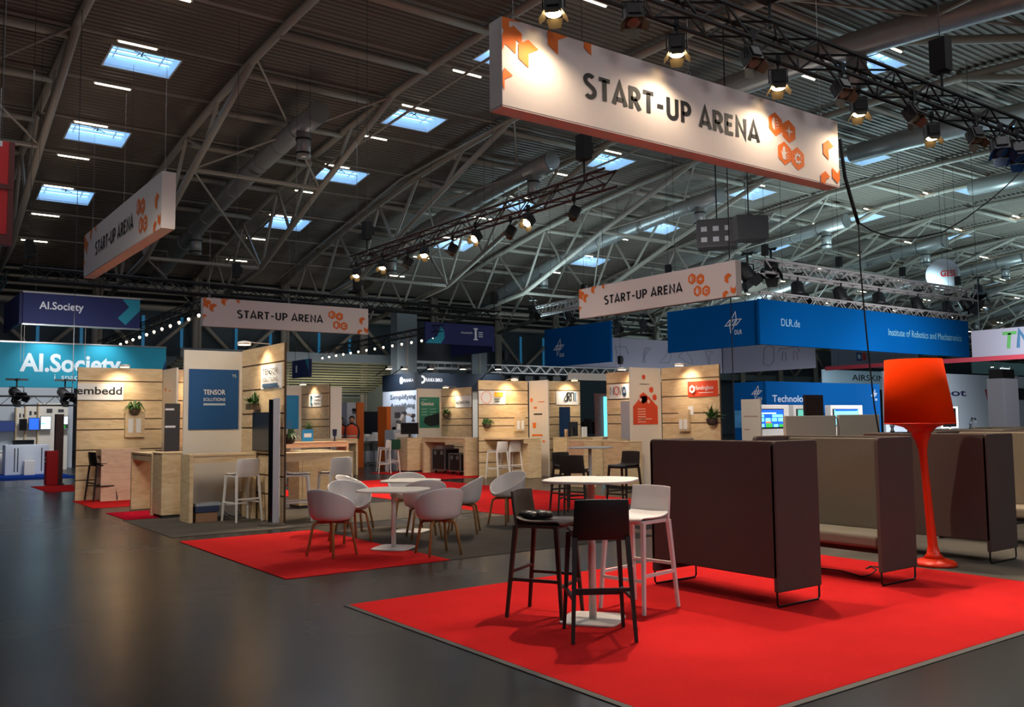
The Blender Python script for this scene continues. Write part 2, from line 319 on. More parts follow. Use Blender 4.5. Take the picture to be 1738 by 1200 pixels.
# ridge of rails, purlins and trusses
RAILY = LY
for k, yb in enumerate([13.2]+RAILY):
    m = MB(); z = F(yb)
    m.box((X0, yb-.04, z-.14), (X1, yb+.04, z-.06)); struct(m.build('trim_%d' % (k+1), STEEL))
TX = [5.6+6.0*k for k in range(-1, 24)]
UPN = [(-8, None), (-1, None), (6, None)]
def truss_y(yf, z=None): return z
def roof_truss(x, near):
    """fish-belly arch truss in the plane x: a top chord following the roof and a bottom chord hanging below it towards either side wall"""
    e = bpy.data.objects.new('roof_truss', None); COL.objects.link(e); e.location = (x, 25, 0); e['kind'] = 'structure'
    n = 8 if near else 5
    top = [Vector((0, yy-25, F(yy)-.33)) for yy in (-11, -6, -1, 4, 9, 13.5, 18, 22, 25, 28, 32, 36.5, 41, 46, 51, 56, 59.8)]
    m = MB(); m.tube(top, .16, n); m.build('top_chord', STEEL, e, smooth=True)
    for sgn in (1, -1):
        nodes = [(7.0, 15.25), (14.6, 12.75), (22.3, 10.0), (34.2, 8.55)]
        m = MB(); m.tube([(0, sgn*a, b) for a, b in nodes], .15, n); m.build('bottom_chord', STEEL, e, smooth=True)
        wb = MB(); ups = [11.2, 15.6, 20.0, 25.2, 30.2, 34.4]
        def low(a):
            for (a0, b0), (a1, b1) in zip(nodes, nodes[1:]):
                if a0 <= a <= a1: return b0+(b1-b0)*(a-a0)/(a1-a0)
            return nodes[-1][1]
        lows = [13.0, 18.3, 22.3, 28.0, 33.0]
        for i, lw in enumerate(lows):
            for u in (ups[i], ups[i+1]):
                wb.tube([(0, sgn*lw, low(lw)), (0, sgn*u, F(25+u)-.4)], .085, 6)
        wb.build('web', STEEL, e)
    return e
for i, x in enumerate(TX): roof_truss(x, i < 8)
# tubes between the truss pairs of the plain bays
k = 0
for i in range(len(TX)-1):
    xa, xb = TX[i], TX[i+1]
    if i % 2 == 1 and False: continue
    plain = (round((xa-5.6)/6) % 2 == 1)
    if not plain: continue
    e = bpy.data.objects.new('roof_purlin', None); COL.objects.link(e); e.location = (xa, 25, 0); e['kind'] = 'structure'
    for yb in (-3, 1.5, 6, 10, 14, 18, 22, 25.3, 29.5, 33.3, 37.2, 41.2, 45.0, 49.0, 53.0):
        m = MB(); m.tube([(0, yb-25, F(yb)-.42), (xb-xa, yb-25, F(yb)-.42)], .14 if (int(yb) % 2) else .1, 8 if i < 8 else 5); m.build('tube', STEEL, e, smooth=True)
    m = MB()
    for sg in (1, -1):
        for a, b in ((14.6, 12.75), (22.3, 10.0), (28.0, 9.3)):
            m.tube([(0, sg*a, b), (xb-xa, sg*a, b)], .1, 6)
        m.tube([(0, sg*14.6, 12.75), (xb-xa, sg*22.3, 10.0)], .05, 5); m.tube([(0, sg*7, 15.3), (xb-xa, sg*14.6, 12.75)], .05, 5)
        m.tube([(0, sg*22.3, 10), (xb-xa, sg*33, 8.7)], .05, 5); m.tube([(xb-xa, sg*7.5, 15.1), (0, sg*14.6, 12.75)], .05, 5)
    m.build('brace', STEEL, e)
    # ventilation duct under the plain bay
    d = thing('ventilation_duct', 'round silver ventilation duct running under the roof, %s from the red hanging sign' % ORD[min(15, max(0, (i)//2))], 'duct', ((xa+xb)/2, 40, 0), 0, 'ventilation ducts')
    yy0, yy1 = (33, 57)
    m = MB(); m.tube([(0, y-40, F(y)-1.45) for y in range(yy0, yy1+1, 3)], .42, 20); m.build('duct_pipe', GALV, d, smooth=True)
    m = MB()
    for y in range(yy0, yy1+1, 2): m.lathe([(.43, -.03), (.45, -.03), (.45, .03), (.43, .03)], (0, y-40, F(y)-1.45), 20, Matrix.Rotation(pi/2, 4, 'X'))
    m.build('rib', ALU, d)
    for y in (34.5, 49.0):
        z = F(y)-1.7
        m = MB(); m.tube([(0, y-40, z), (0, y-40, z-1.15)], .3, 16); o = m.build('outlet', GALV, d, smooth=True)
        m = MB(); m.lathe([(.31, -.04), (.33, -.04), (.33, .04), (.31, .04)], (0, y-40, z-.4), 16); m.lathe([(.31, -.04), (.33, -.04), (.33, .04), (.31, .04)], (0, y-40, z-1.0), 16)
        m.build('outlet_ring', DARKG, o)
# second family of ducts over the near side of the hall (seen top right)
for k_, xx in enumerate((27.0, 39.0, 50.5)):
    d = thing('ventilation_duct', 'ribbed silver duct over the near side of the hall, %s beyond the large white banner' % ORD[k_], 'duct', (xx, 12, 0), 0, 'ventilation ducts')
    m = MB(); m.tube([(0, y-12, F(y)-1.3) for y in range(-8, 27, 3)], .45, 20); m.build('duct_pipe', GALV, d, smooth=True)
    m = MB(); z = F(17)-1.6; m.tube([(0, 5, z), (0, 5, z-1.3)], .34, 16); m.build('outlet', GALV, d, smooth=True)
# long straight rods under the skylight bays
pr_ = MB()
for x in (18.4, 22.7, 30.4): pr_.tube([(x, 24, F(24)-.7), (x, 41, F(41)-.5), (x, 58, F(58)-.5)], .06, 6)
struct(pr_.build('trim_14', STEEL))

# walls
wl = MB(); wl.box((X0, Y1, 0), (X1, Y1+.3, 12)); struct(wl.build('wall_back', WALLM))
for nm, a, b in (('wall_left', (X0-.3, Y0, 0), (X0, Y1, 16)), ('wall_right', (X1, Y0, 0), (X1+.3, Y1, 16)), ('wall_front', (X0, Y0-.3, 0), (X1, Y0, 12))):
    m = MB(); m.box(a, b); struct(m.build(nm, WALLM))
# louvre band, slit windows, columns, gates of the long back wall
yw = 59.9
m = MB(); m.box((X0, yw-.05, 8.9), (X1, yw, 11.6)); struct(m.build('trim_15', WALLD))
for k_, z in enumerate((9.0, 9.5, 9.95, 10.4, 10.85)):
    m = MB(); m.tube([(X0, yw-.35, z), (X1, yw-.35, z)], .09 if k_ else .2, 6); struct(m.build('trim_%d' % (16+k_), STEEL))
m = MB(); m.box((X0, yw-.5, 5.3), (X1, yw, 5.9)); struct(m.build('trim_22', mat('wall beam', (120, 128, 130), .6)))
for k_ in range(22):
    x = 5.0+6.0*k_*.5+ (k_ % 2)*.6
    wi += 1; m = MB(); m.box((x-.09, yw-.08, 6.1), (x+.09, yw-.02, 8.5)); struct(m.build('window_%d' % wi, SLIT))
for k_, x in enumerate([5.6+6*k for k in range(0, 14)]):
    e = bpy.data.objects.new('column', None); COL.objects.link(e); e.location = (x, yw-.9, 0); e['kind'] = 'structure'
    m = MB(); m.tube([(0, 0, 0), (0, 0, 11.2)], .2, 10); m.build('shaft', STEEL, e, smooth=True)
    m = MB(); m.tube([(.3, 0, 0), (.3, 0, 11)], .12, 8); m.tube([(0, 0, 8.6), (3, .5, 5.8)], .13, 8); m.tube([(0, 0, 8.6), (-3, .5, 5.8)], .13, 8); m.build('brace', STEEL, e, smooth=True)
# gate alcove with a lit slatted soffit in the middle of the back wall
ga = at_y(490, 640, 56.0).x; gb = at_y(655, 640, 56.0).x
m = MB()
zt = 5.3; zb = 3.4
for k_ in range(14):
    y = 52.5+k_*.5; z = zt-(zt-zb)*k_/13.; m.box((ga-8, y, z), (gb, y+.42, z+.08))
struct(m.build('trim_23', BEIGEW))
m = MB(); m.box((ga-8, 59.2, 0), (gb+1.5, 59.5, 3.6)); struct(m.build('door_1', mat('roller gate', (112, 116, 104), .6)))
m = MB(); m.box((gb, 52.0, 0), (gb+1.2, 59.4, 5.6)); m.box((ga-8, 52.2, 5.35), (gb+1.2, 52.6, 5.9)); m.box((ga-8, 59.0, 3.3), (gb, 59.2, 3.9)); struct(m.build('wall_gate_side', PIER))
for xx in (ga+1.5, gb-4.0): lamp_obj('AREA', (xx, 54.0, 2.4), 70, (1, .95, .72), (xx, 56, 6), 3.0, size_y=1.0)
# ================================================================== CARPETS
def carpet(x0, y0, x1, y1, m, label, t=.008, z=0.0):
    b = MB(); b.box((x0, y0, z+.001), (x1, y1, z+t)); return tag(b.build('carpet', m, bevel=.003), label, 'carpet')
carpet(3.50, 3.22, 8.97, 7.22, RED, 'large bright red carpet under the bar stools and the brown booth sofas')
carpet(3.56, 8.79, 5.52, 12.50, RED, 'small bright red carpet under the two nearest white tub chairs')
carpet(8.82, 12.25, 12.45, 21.9, RED, 'long red carpet behind the café tables in the middle of the arena')
carpet(3.66, 15.87, 5.3, 17.35, CRIM, 'small crimson carpet beside the plywood counter, left of the blue poster booth')
carpet(3.68, 18.5, 8.2, 20.58, RED, 'red carpet under the embedd booth and its counter')
carpet(3.7, 23.6, 8.0, 26.2, RED, 'red carpet strip beside the red waste bin')
carpet(12.9, 20.9, 18.3, 25.2, RED, 'red carpet under the flight cases')
carpet(12.6, 9.0, 16.2, 12.2, CRIM, 'crimson carpet behind the dark bar stools at the rear table')
carpet(3.60, 12.98, 8.80, 15.82, GREYC, 'grey carpet under the TENSOR SOLUTIONS booth', .006)
carpet(5.53, 8.79, 8.80, 12.24, GREYC, 'grey carpet under the white café tables', .006)
carpet(8.99, 3.22, 15.5, 8.6, GREYC, 'grey carpet under the red floor lamp and the rear sofas', .006)
carpet(9.2, 9.4, 12.5, 12.2, GREYC, 'grey carpet behind the near high table, beyond the brown sofa', .006)

cn = [o for o in COL.objects if o.name == 'carpet'][0]
m = MB(); m.box((3.46, 3.17, .001), (9.02, 3.219, .006)); m.box((3.45, 3.17, .001), (3.499, 7.22, .006)); m.build('edge_tape', mat('grey edge tape', (66, 62, 58), .7), cn)
# ================================================================== SEATING
def bar_stool(name, label, m, loc, rz, group=None):
    """moulded bar stool; the sitter faces local +y, backrest at -y"""
    t = thing(name, label, 'bar stool', loc, rz, group)
    w, d, sh = .205, .20, .755
    # seat: thin saddle that turns up into the backrest
    vs = []; fs = []; prof = [(.205, sh-.035), (.20, sh), (.10, sh-.008), (-.05, sh-.012), (-.15, sh+.0), (-.185, sh+.03)]
    nx = 6
    b = MB()
    for i, (yy, zz) in enumerate(prof):
        for k_ in range(nx+1):
            u = -1+2*k_/nx; vs.append((u*w, yy, zz+.012*u*u))
    for i in range(len(prof)-1):
        for k_ in range(nx): fs.append((i*(nx+1)+k_, i*(nx+1)+k_+1, (i+1)*(nx+1)+k_+1, (i+1)*(nx+1)+k_))
    b.add(vs, fs); b.build('seat', m, t, smooth=True, solid=.022, sub=1)
    b = MB(); b.box((-w+.02, -.17, sh-.05), (w-.02, .18, sh-.02)); b.build('seat_frame', m, t, bevel=.006)
    vs = []; fs = []; rows = [(-.182, sh-.045), (-.20, sh+.06), (-.215, sh+.15), (-.225, sh+.245)]
    for i, (yy, zz) in enumerate(rows):
        for k_ in range(nx+1):
            u = -1+2*k_/nx; vs.append((u*(w-.004*i), yy+.035*u*u-.02, zz-.006*u*u))
    for i in range(len(rows)-1):
        for k_ in range(nx): fs.append((i*(nx+1)+k_, i*(nx+1)+k_+1, (i+1)*(nx+1)+k_+1, (i+1)*(nx+1)+k_))
    b = MB(); b.add(vs, fs); b.build('backrest', m, t, smooth=True, solid=.02, bevel=.004)
    foot = {}
    for sx in (-1, 1):
        for sy in (-1, 1):
            top = Vector((sx*(w-.015), sy*.175-.005, sh-.03)); ft = Vector((sx*.225, sy*.225 if sy > 0 else -.25, 0)); foot[(sx, sy)] = (top, ft)
            b = MB(); b.tube([ft, top], .017, 4, .024); b.build('leg', m, t)
    def at(k, z): a, c = foot[k]; f_ = (z-c.z)/(a.z-c.z); return c+(a-c)*f_
    for k1, k2, z in (((-1, -1), (1, -1), .36), ((-1, 1), (1, 1), .26), ((-1, -1), (-1, 1), .30), ((1, -1), (1, 1), .30)):
        b = MB(); b.tube([at(k1, z), at(k2, z)], .017, 4); b.build('foot_rail', m, t)
    return t
def face(loc, target): return atan2(target[1]-loc[1], target[0]-loc[0])-pi/2
S1 = bar_stool('bar_stool', 'dark taupe bar stool with a black bag on its seat, at the near high table', DARKST, (4.575, 5.83, .011), face((4.575, 5.83), (4.795, 5.43)))
S2 = bar_stool('bar_stool', 'black bar stool with its back to us, nearest of those at the high table', BLACK, (4.44, 5.045, .011), face((4.44, 5.045), (4.67, 5.415)))
S3 = bar_stool('bar_stool', 'white bar stool on the red carpet at the near high table', WHITE, (5.33, 5.55, .011), face((5.33, 5.55), (4.83, 5.47)))
def pedestal_table(label, loc, rz, h, r, base, tw=.02, sq=True, group=None):
    t = thing('pedestal_table', label, 'table', loc, rz, group)
    def sup(r, z, n=40, e=3.2): return [(math.copysign(abs(cos(2*pi*k/n))**(2/e)*r, cos(2*pi*k/n)), math.copysign(abs(sin(2*pi*k/n))**(2/e)*r, sin(2*pi*k/n))) for k in range(n)]
    b = MB(); b.prism(sup(r, 0, e=3.4 if sq else 2), (0, 0, h-tw), (1, 0, 0), (0, 1, 0), tw); b.build('tabletop', WHITEM, t, bevel=.005)
    b = MB(); b.tube([(0, 0, .01), (0, 0, h-tw)], .030, 16); b.build('pole', WHITEM, t, smooth=True)
    b = MB(); b.prism(sup(base, 0, e=5), (0, 0, 0), (1, 0, 0), (0, 1, 0), .018); b.build('base', WHITEM, t, bevel=.008)
    return t
pedestal_table('tall white pedestal table with rounded square base among the near bar stools', (4.73, 5.44, .008), radians(35), 1.10, .36, .235)
pedestal_table('low white café table on the edge of the small red carpet', (5.45, 10.0, .008), radians(40), .73, .42, .24)
pedestal_table('low white café table farther back on the grey carpet', (6.47, 11.36, .008), radians(40), .73, .40, .24)
b = MB()
for i in range(6):
    a = i*1.05; b.lathe([(.001, 0), (.07, .008), (.085, .035), (.06, .07), (.001, .078)], (.05*cos(a)*1.5, .03*sin(a), .006*(i % 2)), 9)
bg = tag(b.build('bag', mat('black leather with grey pattern', (30, 29, 28), .35, noise=.9, nscale=22), smooth=True), 'small black and grey bag lying on the dark taupe bar stool', 'bag'); bg.scale = (.95, .8, .85); bg.location = (4.53, 5.90, .772)
bg.rotation_euler = (0, 0, -.5)
DS1 = bar_stool('bar_stool', 'dark bar stool with its back to us beyond the near high table', DARKST, (0, 0, 0), 0)
tq = at_z(1003, 871); q = at_z(976, 878); DS1.location = (q.x, q.y, .011); DS1.rotation_euler = (0, 0, face((q.x, q.y), (tq.x, tq.y))+.2)
q = at_z(966, 867); dup(DS1, (q.x, q.y, .011), face((q.x, q.y), (tq.x, tq.y)), 'dark bar stool half hidden behind its twin beyond the near high table')
q = at_z(1060, 864); dup(DS1, (q.x, q.y, .011), face((q.x, q.y), (tq.x, tq.y)), 'dark bar stool side-on next to the brown sofa')
pedestal_table('tall white pedestal table behind the two dark bar stools', (tq.x, tq.y, .010), .5, 1.10, .36, .235)

def tub_chair(label, loc, rz, group='white tub chairs'):
    """faces local +y"""
    t = thing('tub_chair', label, 'chair', loc, rz, group)
    n = 40; m_ = 9; vs = []; fs = []
    def rim(th):   # 0 = front, pi = back
        c = (1-cos(th))/2
        return .46+.335*(c**.8)
    for i in range(m_+1):
        u = i/m_
        for k_ in range(n):
            th = 2*pi*k_/n; hz = rim(th); c = (1-cos(th))/2
            R_ = (.20+.04*abs(sin(th))) if c < .5 else .235; Ro = .232+.028*abs(sin(th))+.022*c
            if u < .35: rr = (Ro-.05)*(u/.35)**.9; zz = .412+.015*(u/.35)**3
            else:
                q = (u-.35)/.65; rr = (Ro-.05)+.05*(q**.5)+.025*q*c; zz = .427+(hz-.427)*q**1.35
            vs.append((sin(th)*rr*1.04, cos(th)*rr*.95, zz))
    for i in range(m_):
        for k_ in range(n): fs.append((i*n+k_, i*n+(k_+1) % n, (i+1)*n+(k_+1) % n, (i+1)*n+k_))
    b = MB(); b.add(vs, fs); b.build('shell', WHITE, t, smooth=True, solid=.014, sub=1)
    for a in (45, 135, 225, 315):
        c_, s_ = cos(radians(a)), sin(radians(a))
        b = MB(); b.tube([(.03*c_, .03*s_, .392), (.17*c_, .17*s_, .388), (.215*c_, .215*s_, .365), (.228*c_, .228*s_, .31), (.29*c_, .29*s_, 0)], .021, 8, .015); b.build('leg', LEGW, t, smooth=True)
    b = MB(); b.lathe([(.06, .385), (.06, .41)], n=16); b.build('swivel_plate', LEGW, t)
    return t
T1p, T2p = (5.45, 10.0), (6.47, 11.36)
C1 = tub_chair('white tub chair with its back to us, at the left of the near café table', (4.60, 9.95, .012), 0)
C1.rotation_euler.z = face((4.60, 9.95), (5.3, 10.25))
chs = [((5.32, 10.95), (5.40, 9.6), 'white tub chair facing us behind the near café table, beside the leftmost one'),
       ((5.95, 12.1), (6.6, 11.3), 'white tub chair whose rim just shows above the leftmost pair'),
       ((6.75, 11.95), (6.2, 10.9), 'white tub chair facing us behind the far café table'),
       ((6.25, 10.62), (6.6, 11.6), 'white tub chair with its back to us between the two café tables'),
       ((5.62, 9.22), (5.75, 10.3), 'white tub chair with its back to us, nearest to the dark floor aisle'),
       ((6.98, 10.75), (6.2, 11.4), 'white tub chair half hidden behind the nearest one'),
       ((8.05, 11.20), (7.0, 11.1), 'white tub chair standing apart at the edge of the long red carpet')]
for p, q, lb in chs: dup(C1, (p[0], p[1], .012), face(p, q), lb)

# ================================================================== BOOTH SOFAS
def rpanel(w, h, r, n=6):   # rounded at the top corners
    return [(0, 0), (w, 0)]+[(w-r+r*cos(a), h-r+r*sin(a)) for a in [pi/2*i/n for i in range(n+1)]]+[(r-r*sin(a), h-r+r*cos(a)) for a in [pi/2*i/n for i in range(n+1)]]
def booth_sofa(label, loc, rz, m, m_in, L=1.46, D=.59, H=1.375):
    """local x = width along the back (0..L), local y: back at 0, seat towards +y"""
    t = thing('booth_sofa', label, 'sofa', loc, rz, 'high backed booth sofas')
    b = MB(); b.prism(rpanel(L-.01, H-.235, .04), (.005, 0, .235), (1, 0, 0), (0, 0, 1), -.055); b.build('backrest', m, t, bevel=.012)
    b = MB(); b.prism(rpanel(L-.16, H-.47, .03), (.08, .058, .45), (1, 0, 0), (0, 0, 1), -.03); b.build('back_cushion', m_in, t, bevel=.014)
    for x in (0, L):
        x0 = x if x == 0 else L-.05
        b = MB(); b.prism(rpanel(D, H-.125, .04), (x0, 0 if x == 0 else 0, .125), (0, 1, 0), (0, 0, 1), .05); sp = b.build('side_panel', m, t, bevel=.012)
        b = MB(); xc = x0+.025
        b.tube([(xc, .01, H-.05), (xc, .01, .03), (xc, .03, .009), (xc, D-.03, .009), (xc, D-.01, .03), (xc, D-.01, .2)], .009, 8); b.build('sled_leg', BLKM, t, smooth=True)
    b = MB(); b.box((.055, .09, .33), (L-.055, D-.02, .46)); b.build('seat_cushion', m_in, t, bevel=.035)
    b = MB(); b.box((.055, .09, .29), (L-.055, D-.05, .328)); b.build('seat_base', BLKM, t)
    return t
# sofas face +x or -x ; local x axis runs along world y
def sofa_px(label, xb, y0, m, mi, facing, z=.008):
    if facing > 0: return booth_sofa(label, (xb, y0+1.46, z), -pi/2, m, mi)      # local +y -> world +x
    return booth_sofa(label, (xb, y0, z), pi/2, m, mi)                             # local +y -> world -x
sofa_px('brown felt booth sofa seen from behind, nearest to us on the red carpet', 6.19, 4.79, FELT, FELTL, 1)
sofa_px('taupe booth sofa with its bench showing, between the nearest sofa and the red lamp', 8.30, 4.79, FELT, FELTG, -1)
sofa_px('brown felt booth sofa behind the red lamp, on grey carpet', 9.74, 4.79, FELT, FELTL, 1, .006)
sofa_px('cream lined booth sofa at the right edge beyond the red lamp', 11.9, 4.79, FELT, FELTL, -1, .006)
sofa_px('grey booth sofa farther back, seen just over the sofa behind the red lamp', 13.3, 6.3, FELTG, FELTL, 1, 0)
sofa_px('pale booth sofa farther back beside the grey one', 15.9, 6.3, FELTL, FELTL, -1, 0)
# cable on the carpet
p0, p1 = at_z(1400, 967, .016), at_z(1440, 968, .016)
pts = [at_z(*q, .016) for q in ((1385, 963), (1408, 966), (1430, 969), (1447, 974), (1462, 979), (1478, 975), (1488, 967), (1480, 962), (1470, 965), (1476, 961), (1500, 963), (1520, 966))]
b = MB(); b.tube(pts, .006, 6); tag(b.build('cable', RUBBER, smooth=True), 'thin black cable curling on the red carpet between two sofas', 'cable')

# giant lamp
lp = thing('floor_lamp', 'oversized orange red standing lamp with a fabric drum shade', 'lamp', (9.25, 5.15, .007))
prof = [(.001, 0), (.215, 0), (.222, .02), (.20, .045), (.11, .075), (.068, .12), (.050, .2), (.043, .5), (.038, 1.0), (.042, 1.2), (.066, 1.31), (.088, 1.345), (.098, 1.39), (.165, 1.45), (.26, 1.478), (.34, 1.487)]
Lq = (.125, -.055)   # gentle lean of the pole
def lean(z): return (-Lq[0]*z/1.48*.8, Lq[1]*-1*z/1.48*.8)
Mx = Matrix(((1, 0, -.046, 0), (0, 1, .039, 0), (0, 0, 1, 0), (0, 0, 0, 1)))
b = MB(); b.lathe(prof[1:5], n=40, M=Mx); b.build('base', ORANGE, lp, smooth=True)
b = MB(); b.lathe(prof[4:], n=40, M=Mx); b.build('pole', ORANGE, lp, smooth=True)
b = MB(); b.lathe([(.352, 1.485), (.286, 2.17)], n=56, M=Mx); sh = b.build('lamp_shade', ORFAB, lp, smooth=True, solid=.006)
b = MB(); b.lathe([(.001, 2.165), (.284, 2.165)], n=56, M=Mx); b.build('diffuser', mat('white diffuser', (228, 190, 160), .6), sh)
b = MB(); b.lathe([(.354, 1.484), (.354, 1.498)], n=56, M=Mx); b.build('rim', ORANGE, sh, smooth=True)
# ================================================================== HANGING BANNERS
ORI = mat('orange banner print', (232, 112, 36), .75)
def decor(mb, O, U, V, L, h):
    def cl(p): return (min(max(p[0], .004), L-.004), min(max(p[1], .004), h-.004))
    def put(cx, cy, r, miss, rot=0):
        pts = [(cx+r*cos(radians(30+60*i)), cy+r*sin(radians(30+60*i))) for i in range(6)]
        pts[miss] = (cx, cy)
        pts = [cl(p) for p in pts]; O_ = Vector(O)+Vector(U).cross(Vector(V))*(.004+.0006*len(mb.f)/4)
        # fan from the centre so the notch stays open
        c = cl((cx, cy)); order = [pts[(miss+1+i) % 6] for i in range(5)]
        for a, b in zip(order, order[1:]):
            n0 = [O_+Vector(U)*q[0]+Vector(V)*q[1] for q in (c, a, b)]
            mb.add(n0, [(0, 2, 1)])
    k = h
    for cx, cy, r, ms in ((.10, .97, .20, 5), (.04, .70, .17, 4), (.16, .80, .13, 4), (.36, .66, .16, 5), (.03, .30, .13, 5), (.78, .92, .17, 5), (1.28, .99, .13, 5)):
        put(cx*k, cy*k, r*k, ms)
    for cx, cy, r, ms in ((.26, .52, .15, 5), (.06, .20, .15, 1), (.36, .06, .13, 5)):
        put(L-cx*k, cy*k, r*k, ms)
def hexlogo(mo, mw, O, U, V, L, h):
    U, V, O = Vector(U), Vector(V), Vector(O); Nn = U.cross(V)
    def F2(u, v): return O+U*(u*L)+V*(v*h)
    k = h*.150
    spots = [(.760, .68), (.808, .63), (.790, .30), (.838, .27)]
    for i, (u, v) in enumerate(spots):
        c = F2(u, v)
        mo.add([c+Nn*.004+U*(k*1.12*a)+V*(k*1.12*b) for a, b in hexa(0, 0, 1)], [(0, 1, 2, 3, 4, 5)])
        cc = c+Nn*.007
        if i == 1:
            pts = []
            for q in range(8): rr = k*(.62 if q % 2 == 0 else .17); pts.append(cc+U*(rr*cos(pi/4*q))+V*(rr*sin(pi/4*q)))
            mw.add(pts, [tuple(range(8))])
        elif i == 0:
            mw.add([cc+U*(k*.42*cos(t)-k*.12)+V*(k*.6*sin(t)) for t in [pi/2+pi*j/8 for j in range(9)]], [tuple(range(9))])
            for a, b in ((.15, .45), (.3, .25), (.12, .2), (.42, .05), (.22, -.05), (.35, -.25), (.12, -.35), (.1, -.12)):
                mw.add([cc+U*(k*(a+.07*cos(t)))+V*(k*(b+.07*sin(t))) for t in [pi/3*j for j in range(6)]], [tuple(range(6))])
        elif i == 2:
            mw.add([cc+U*(k*a)+V*(k*b) for a, b in ((-.3, -.6), (.1, -.6), (.12, -.1), (.3, .05), (.2, .2), (.08, .1), (.05, .6), (-.05, .6), (-.08, .65), (-.16, .65), (-.2, .5), (-.3, .5), (-.34, 0), (-.5, .2), (-.55, .1))], [tuple(range(15))])
            for a, b in ((.3, .4), (.42, -.15), (.25, -.3), (.42, -.4), (.2, -.5), (.45, .15)):
                mw.add([cc+U*(k*(a+.07*cos(t)))+V*(k*(b+.07*sin(t))) for t in [pi/3*j for j in range(6)]], [tuple(range(6))])
        else:
            strokes(mw, [arc(0, 0, .36, .36, 25, 335, 22)], cc, U, V, k, k*.2, 0)
            for j in range(8):
                a = radians(45*j+10); mw.add([cc+U*(k*(.52*cos(a)+.08*cos(t)))+V*(k*(.52*sin(a)+.08*sin(t))) for t in [pi/3*j2 for j2 in range(6)]], [tuple(range(6))])
def arena_banner(label, P, axis, L, h=.92, th=.22, zb=4.68, flip=False):
    """P: corner seen at the left end of the face; axis 'x' -> face towards -y, reading along +x; 'y' -> face towards -x, reading along -y"""
    t = thing('hanging_banner', label, 'banner', (P[0], P[1], zb))
    U = Vector((1, 0, 0)) if axis == 'x' else Vector((0, -1, 0)); V = Vector((0, 0, 1)); B = -U.cross(V)
    def box(mb, u0, u1, b0, b1, v0, v1):
        a = U*u0+B*b0; b = U*u1+B*b1
        return mb.box((min(a.x, b.x), min(a.y, b.y), v0), (max(a.x, b.x), max(a.y, b.y), v1))
    m = MB(); box(m, 0, L, 0, th, .012, h); m.build('sign_body', BANNER, t, bevel=.006)
    m = MB(); box(m, .004, L-.004, .004, th-.004, 0, .014); m.build('sign_underside', BANSIDE, t)
    mo = MB(); mw = MB(); decor(mo, (0, 0, 0), U, V, L, h); hexlogo(mo, mw, (0, 0, 0), U, V, L, h)
    mo.build('orange_print', ORI, t); mw.build('logo_print', BANNER, t)
    mt = MB(); stroke_text(mt, 'START-UP ARENA', U*(.190*L)+V*(.355*h), U, V, .27*h, width=.51*L, wt=.195); mt.build('lettering', INK, t)
    m = MB()
    for u in (.04*L, .5*L, .96*L):
        q = U*u+B*(th/2); m.tube([q+V*h, q+V*(h+.03), q+V*(h+.05)+U*.03, q+V*(h+.09)+U*.03, q+V*(h+.11), q+V*(h+.09)-U*.03, q+V*(h+.05)-U*.03, q+V*(h+.03)], .008, 6)
        m.tube([q+V*(h+.1), q+V*(h+2.2 if not flip else h+9)], .003, 4)
    m.build('hanger', ALU, t)
    return t
arena_banner('large floodlit white START-UP ARENA banner hanging nearest to us, above the high table', (5.06, 7.05), 'x', 5.63)
b2 = arena_banner('START-UP ARENA banner hanging at the left, seen steeply from the side', (3.80, 20.60), 'y', 6.0)
arena_banner('START-UP ARENA banner hanging over the far aisle, above the TENSOR SOLUTIONS booth', (8.83, 28.80), 'x', 5.85)
arena_banner('pinkish START-UP ARENA banner hanging in front of the blue DLR sign', (18.0, 21.1), 'y', 6.15)

# ================================================================== TRUSSES
HOIST = mat('black hoist body', (14, 14, 15), .7)
def truss(label, a, b, m, s=.29, n=None, cables=(), mb_name='truss', ch=.024, lc=.011):
    a, b = Vector(a), Vector(b); d = (b-a); L = d.length; d.normalize()
    side = d.cross(Vector((0, 0, 1))).normalized(); up = Vector((0, 0, 1))
    t = thing('lighting_truss', label, 'truss', a)
    cs = [(side*(sx*s/2)+up*(sz*s/2)) for sx, sz in ((-1, -1), (1, -1), (1, 1), (-1, 1))]
    m1 = MB()
    for c in cs: m1.tube([c, c+d*L], ch, 6)
    m1.build('chord', m, t)
    m2 = MB(); n = n or max(2, int(L/.42))
    for i in range(n):
        t0, t1 = d*(L*i/n), d*(L*(i+1)/n)
        for j in range(4):
            c0, c1 = cs[j], cs[(j+1) % 4]
            if (i+j) % 2: c0, c1 = c1, c0
            m2.tube([c0+t0, c1+t1], lc, 4, cap=False)
    m2.build('lacing', m, t)
    if cables:
        for u in cables:
            m3 = MB(); q = d*(u*L)
            m3.tube([q+up*(s/2), q+up*.6], .02, 6); m3.box((q.x-.1, q.y-.12, .5), (q.x+.1, q.y+.12, .98)); m3.lathe([(.001, .62), (.09, .66), (.1, .85), (.001, .93)], (q.x+.13, q.y, 0), 10)
            m3.build('chain_hoist', HOIST, t)
            z = F((a+q).y)-a.z-.3
            m3 = MB(); m3.tube([q+up*.98, q+up*z], .008, 5); m3.build('chain', DARKG, t)
    return t
truss('black lighting truss with lit floodlights running above the large near banner', (2.6, T1Y, T1Z), (17.2, T1Y, T1Z), TRUSSB, cables=(.13, .42, .69), ch=.028, lc=.016)
truss('black lighting truss with floodlights hanging over the arena centre', (T2X, 11.9, T2Z), (T2X, 22.3, T2Z), mat('dark bronze truss tube', (58, 40, 34), .5, metal=.3), cables=(.07, .93), ch=.026, lc=.012)
truss('long black truss across the back edge of the arena, above the far START-UP ARENA banner', (3.7, 28.95, 5.95), (21.6, 30.6, 5.95), TRUSSB, cables=(.01, .36, .62, .99), s=.34, ch=.04, lc=.02)
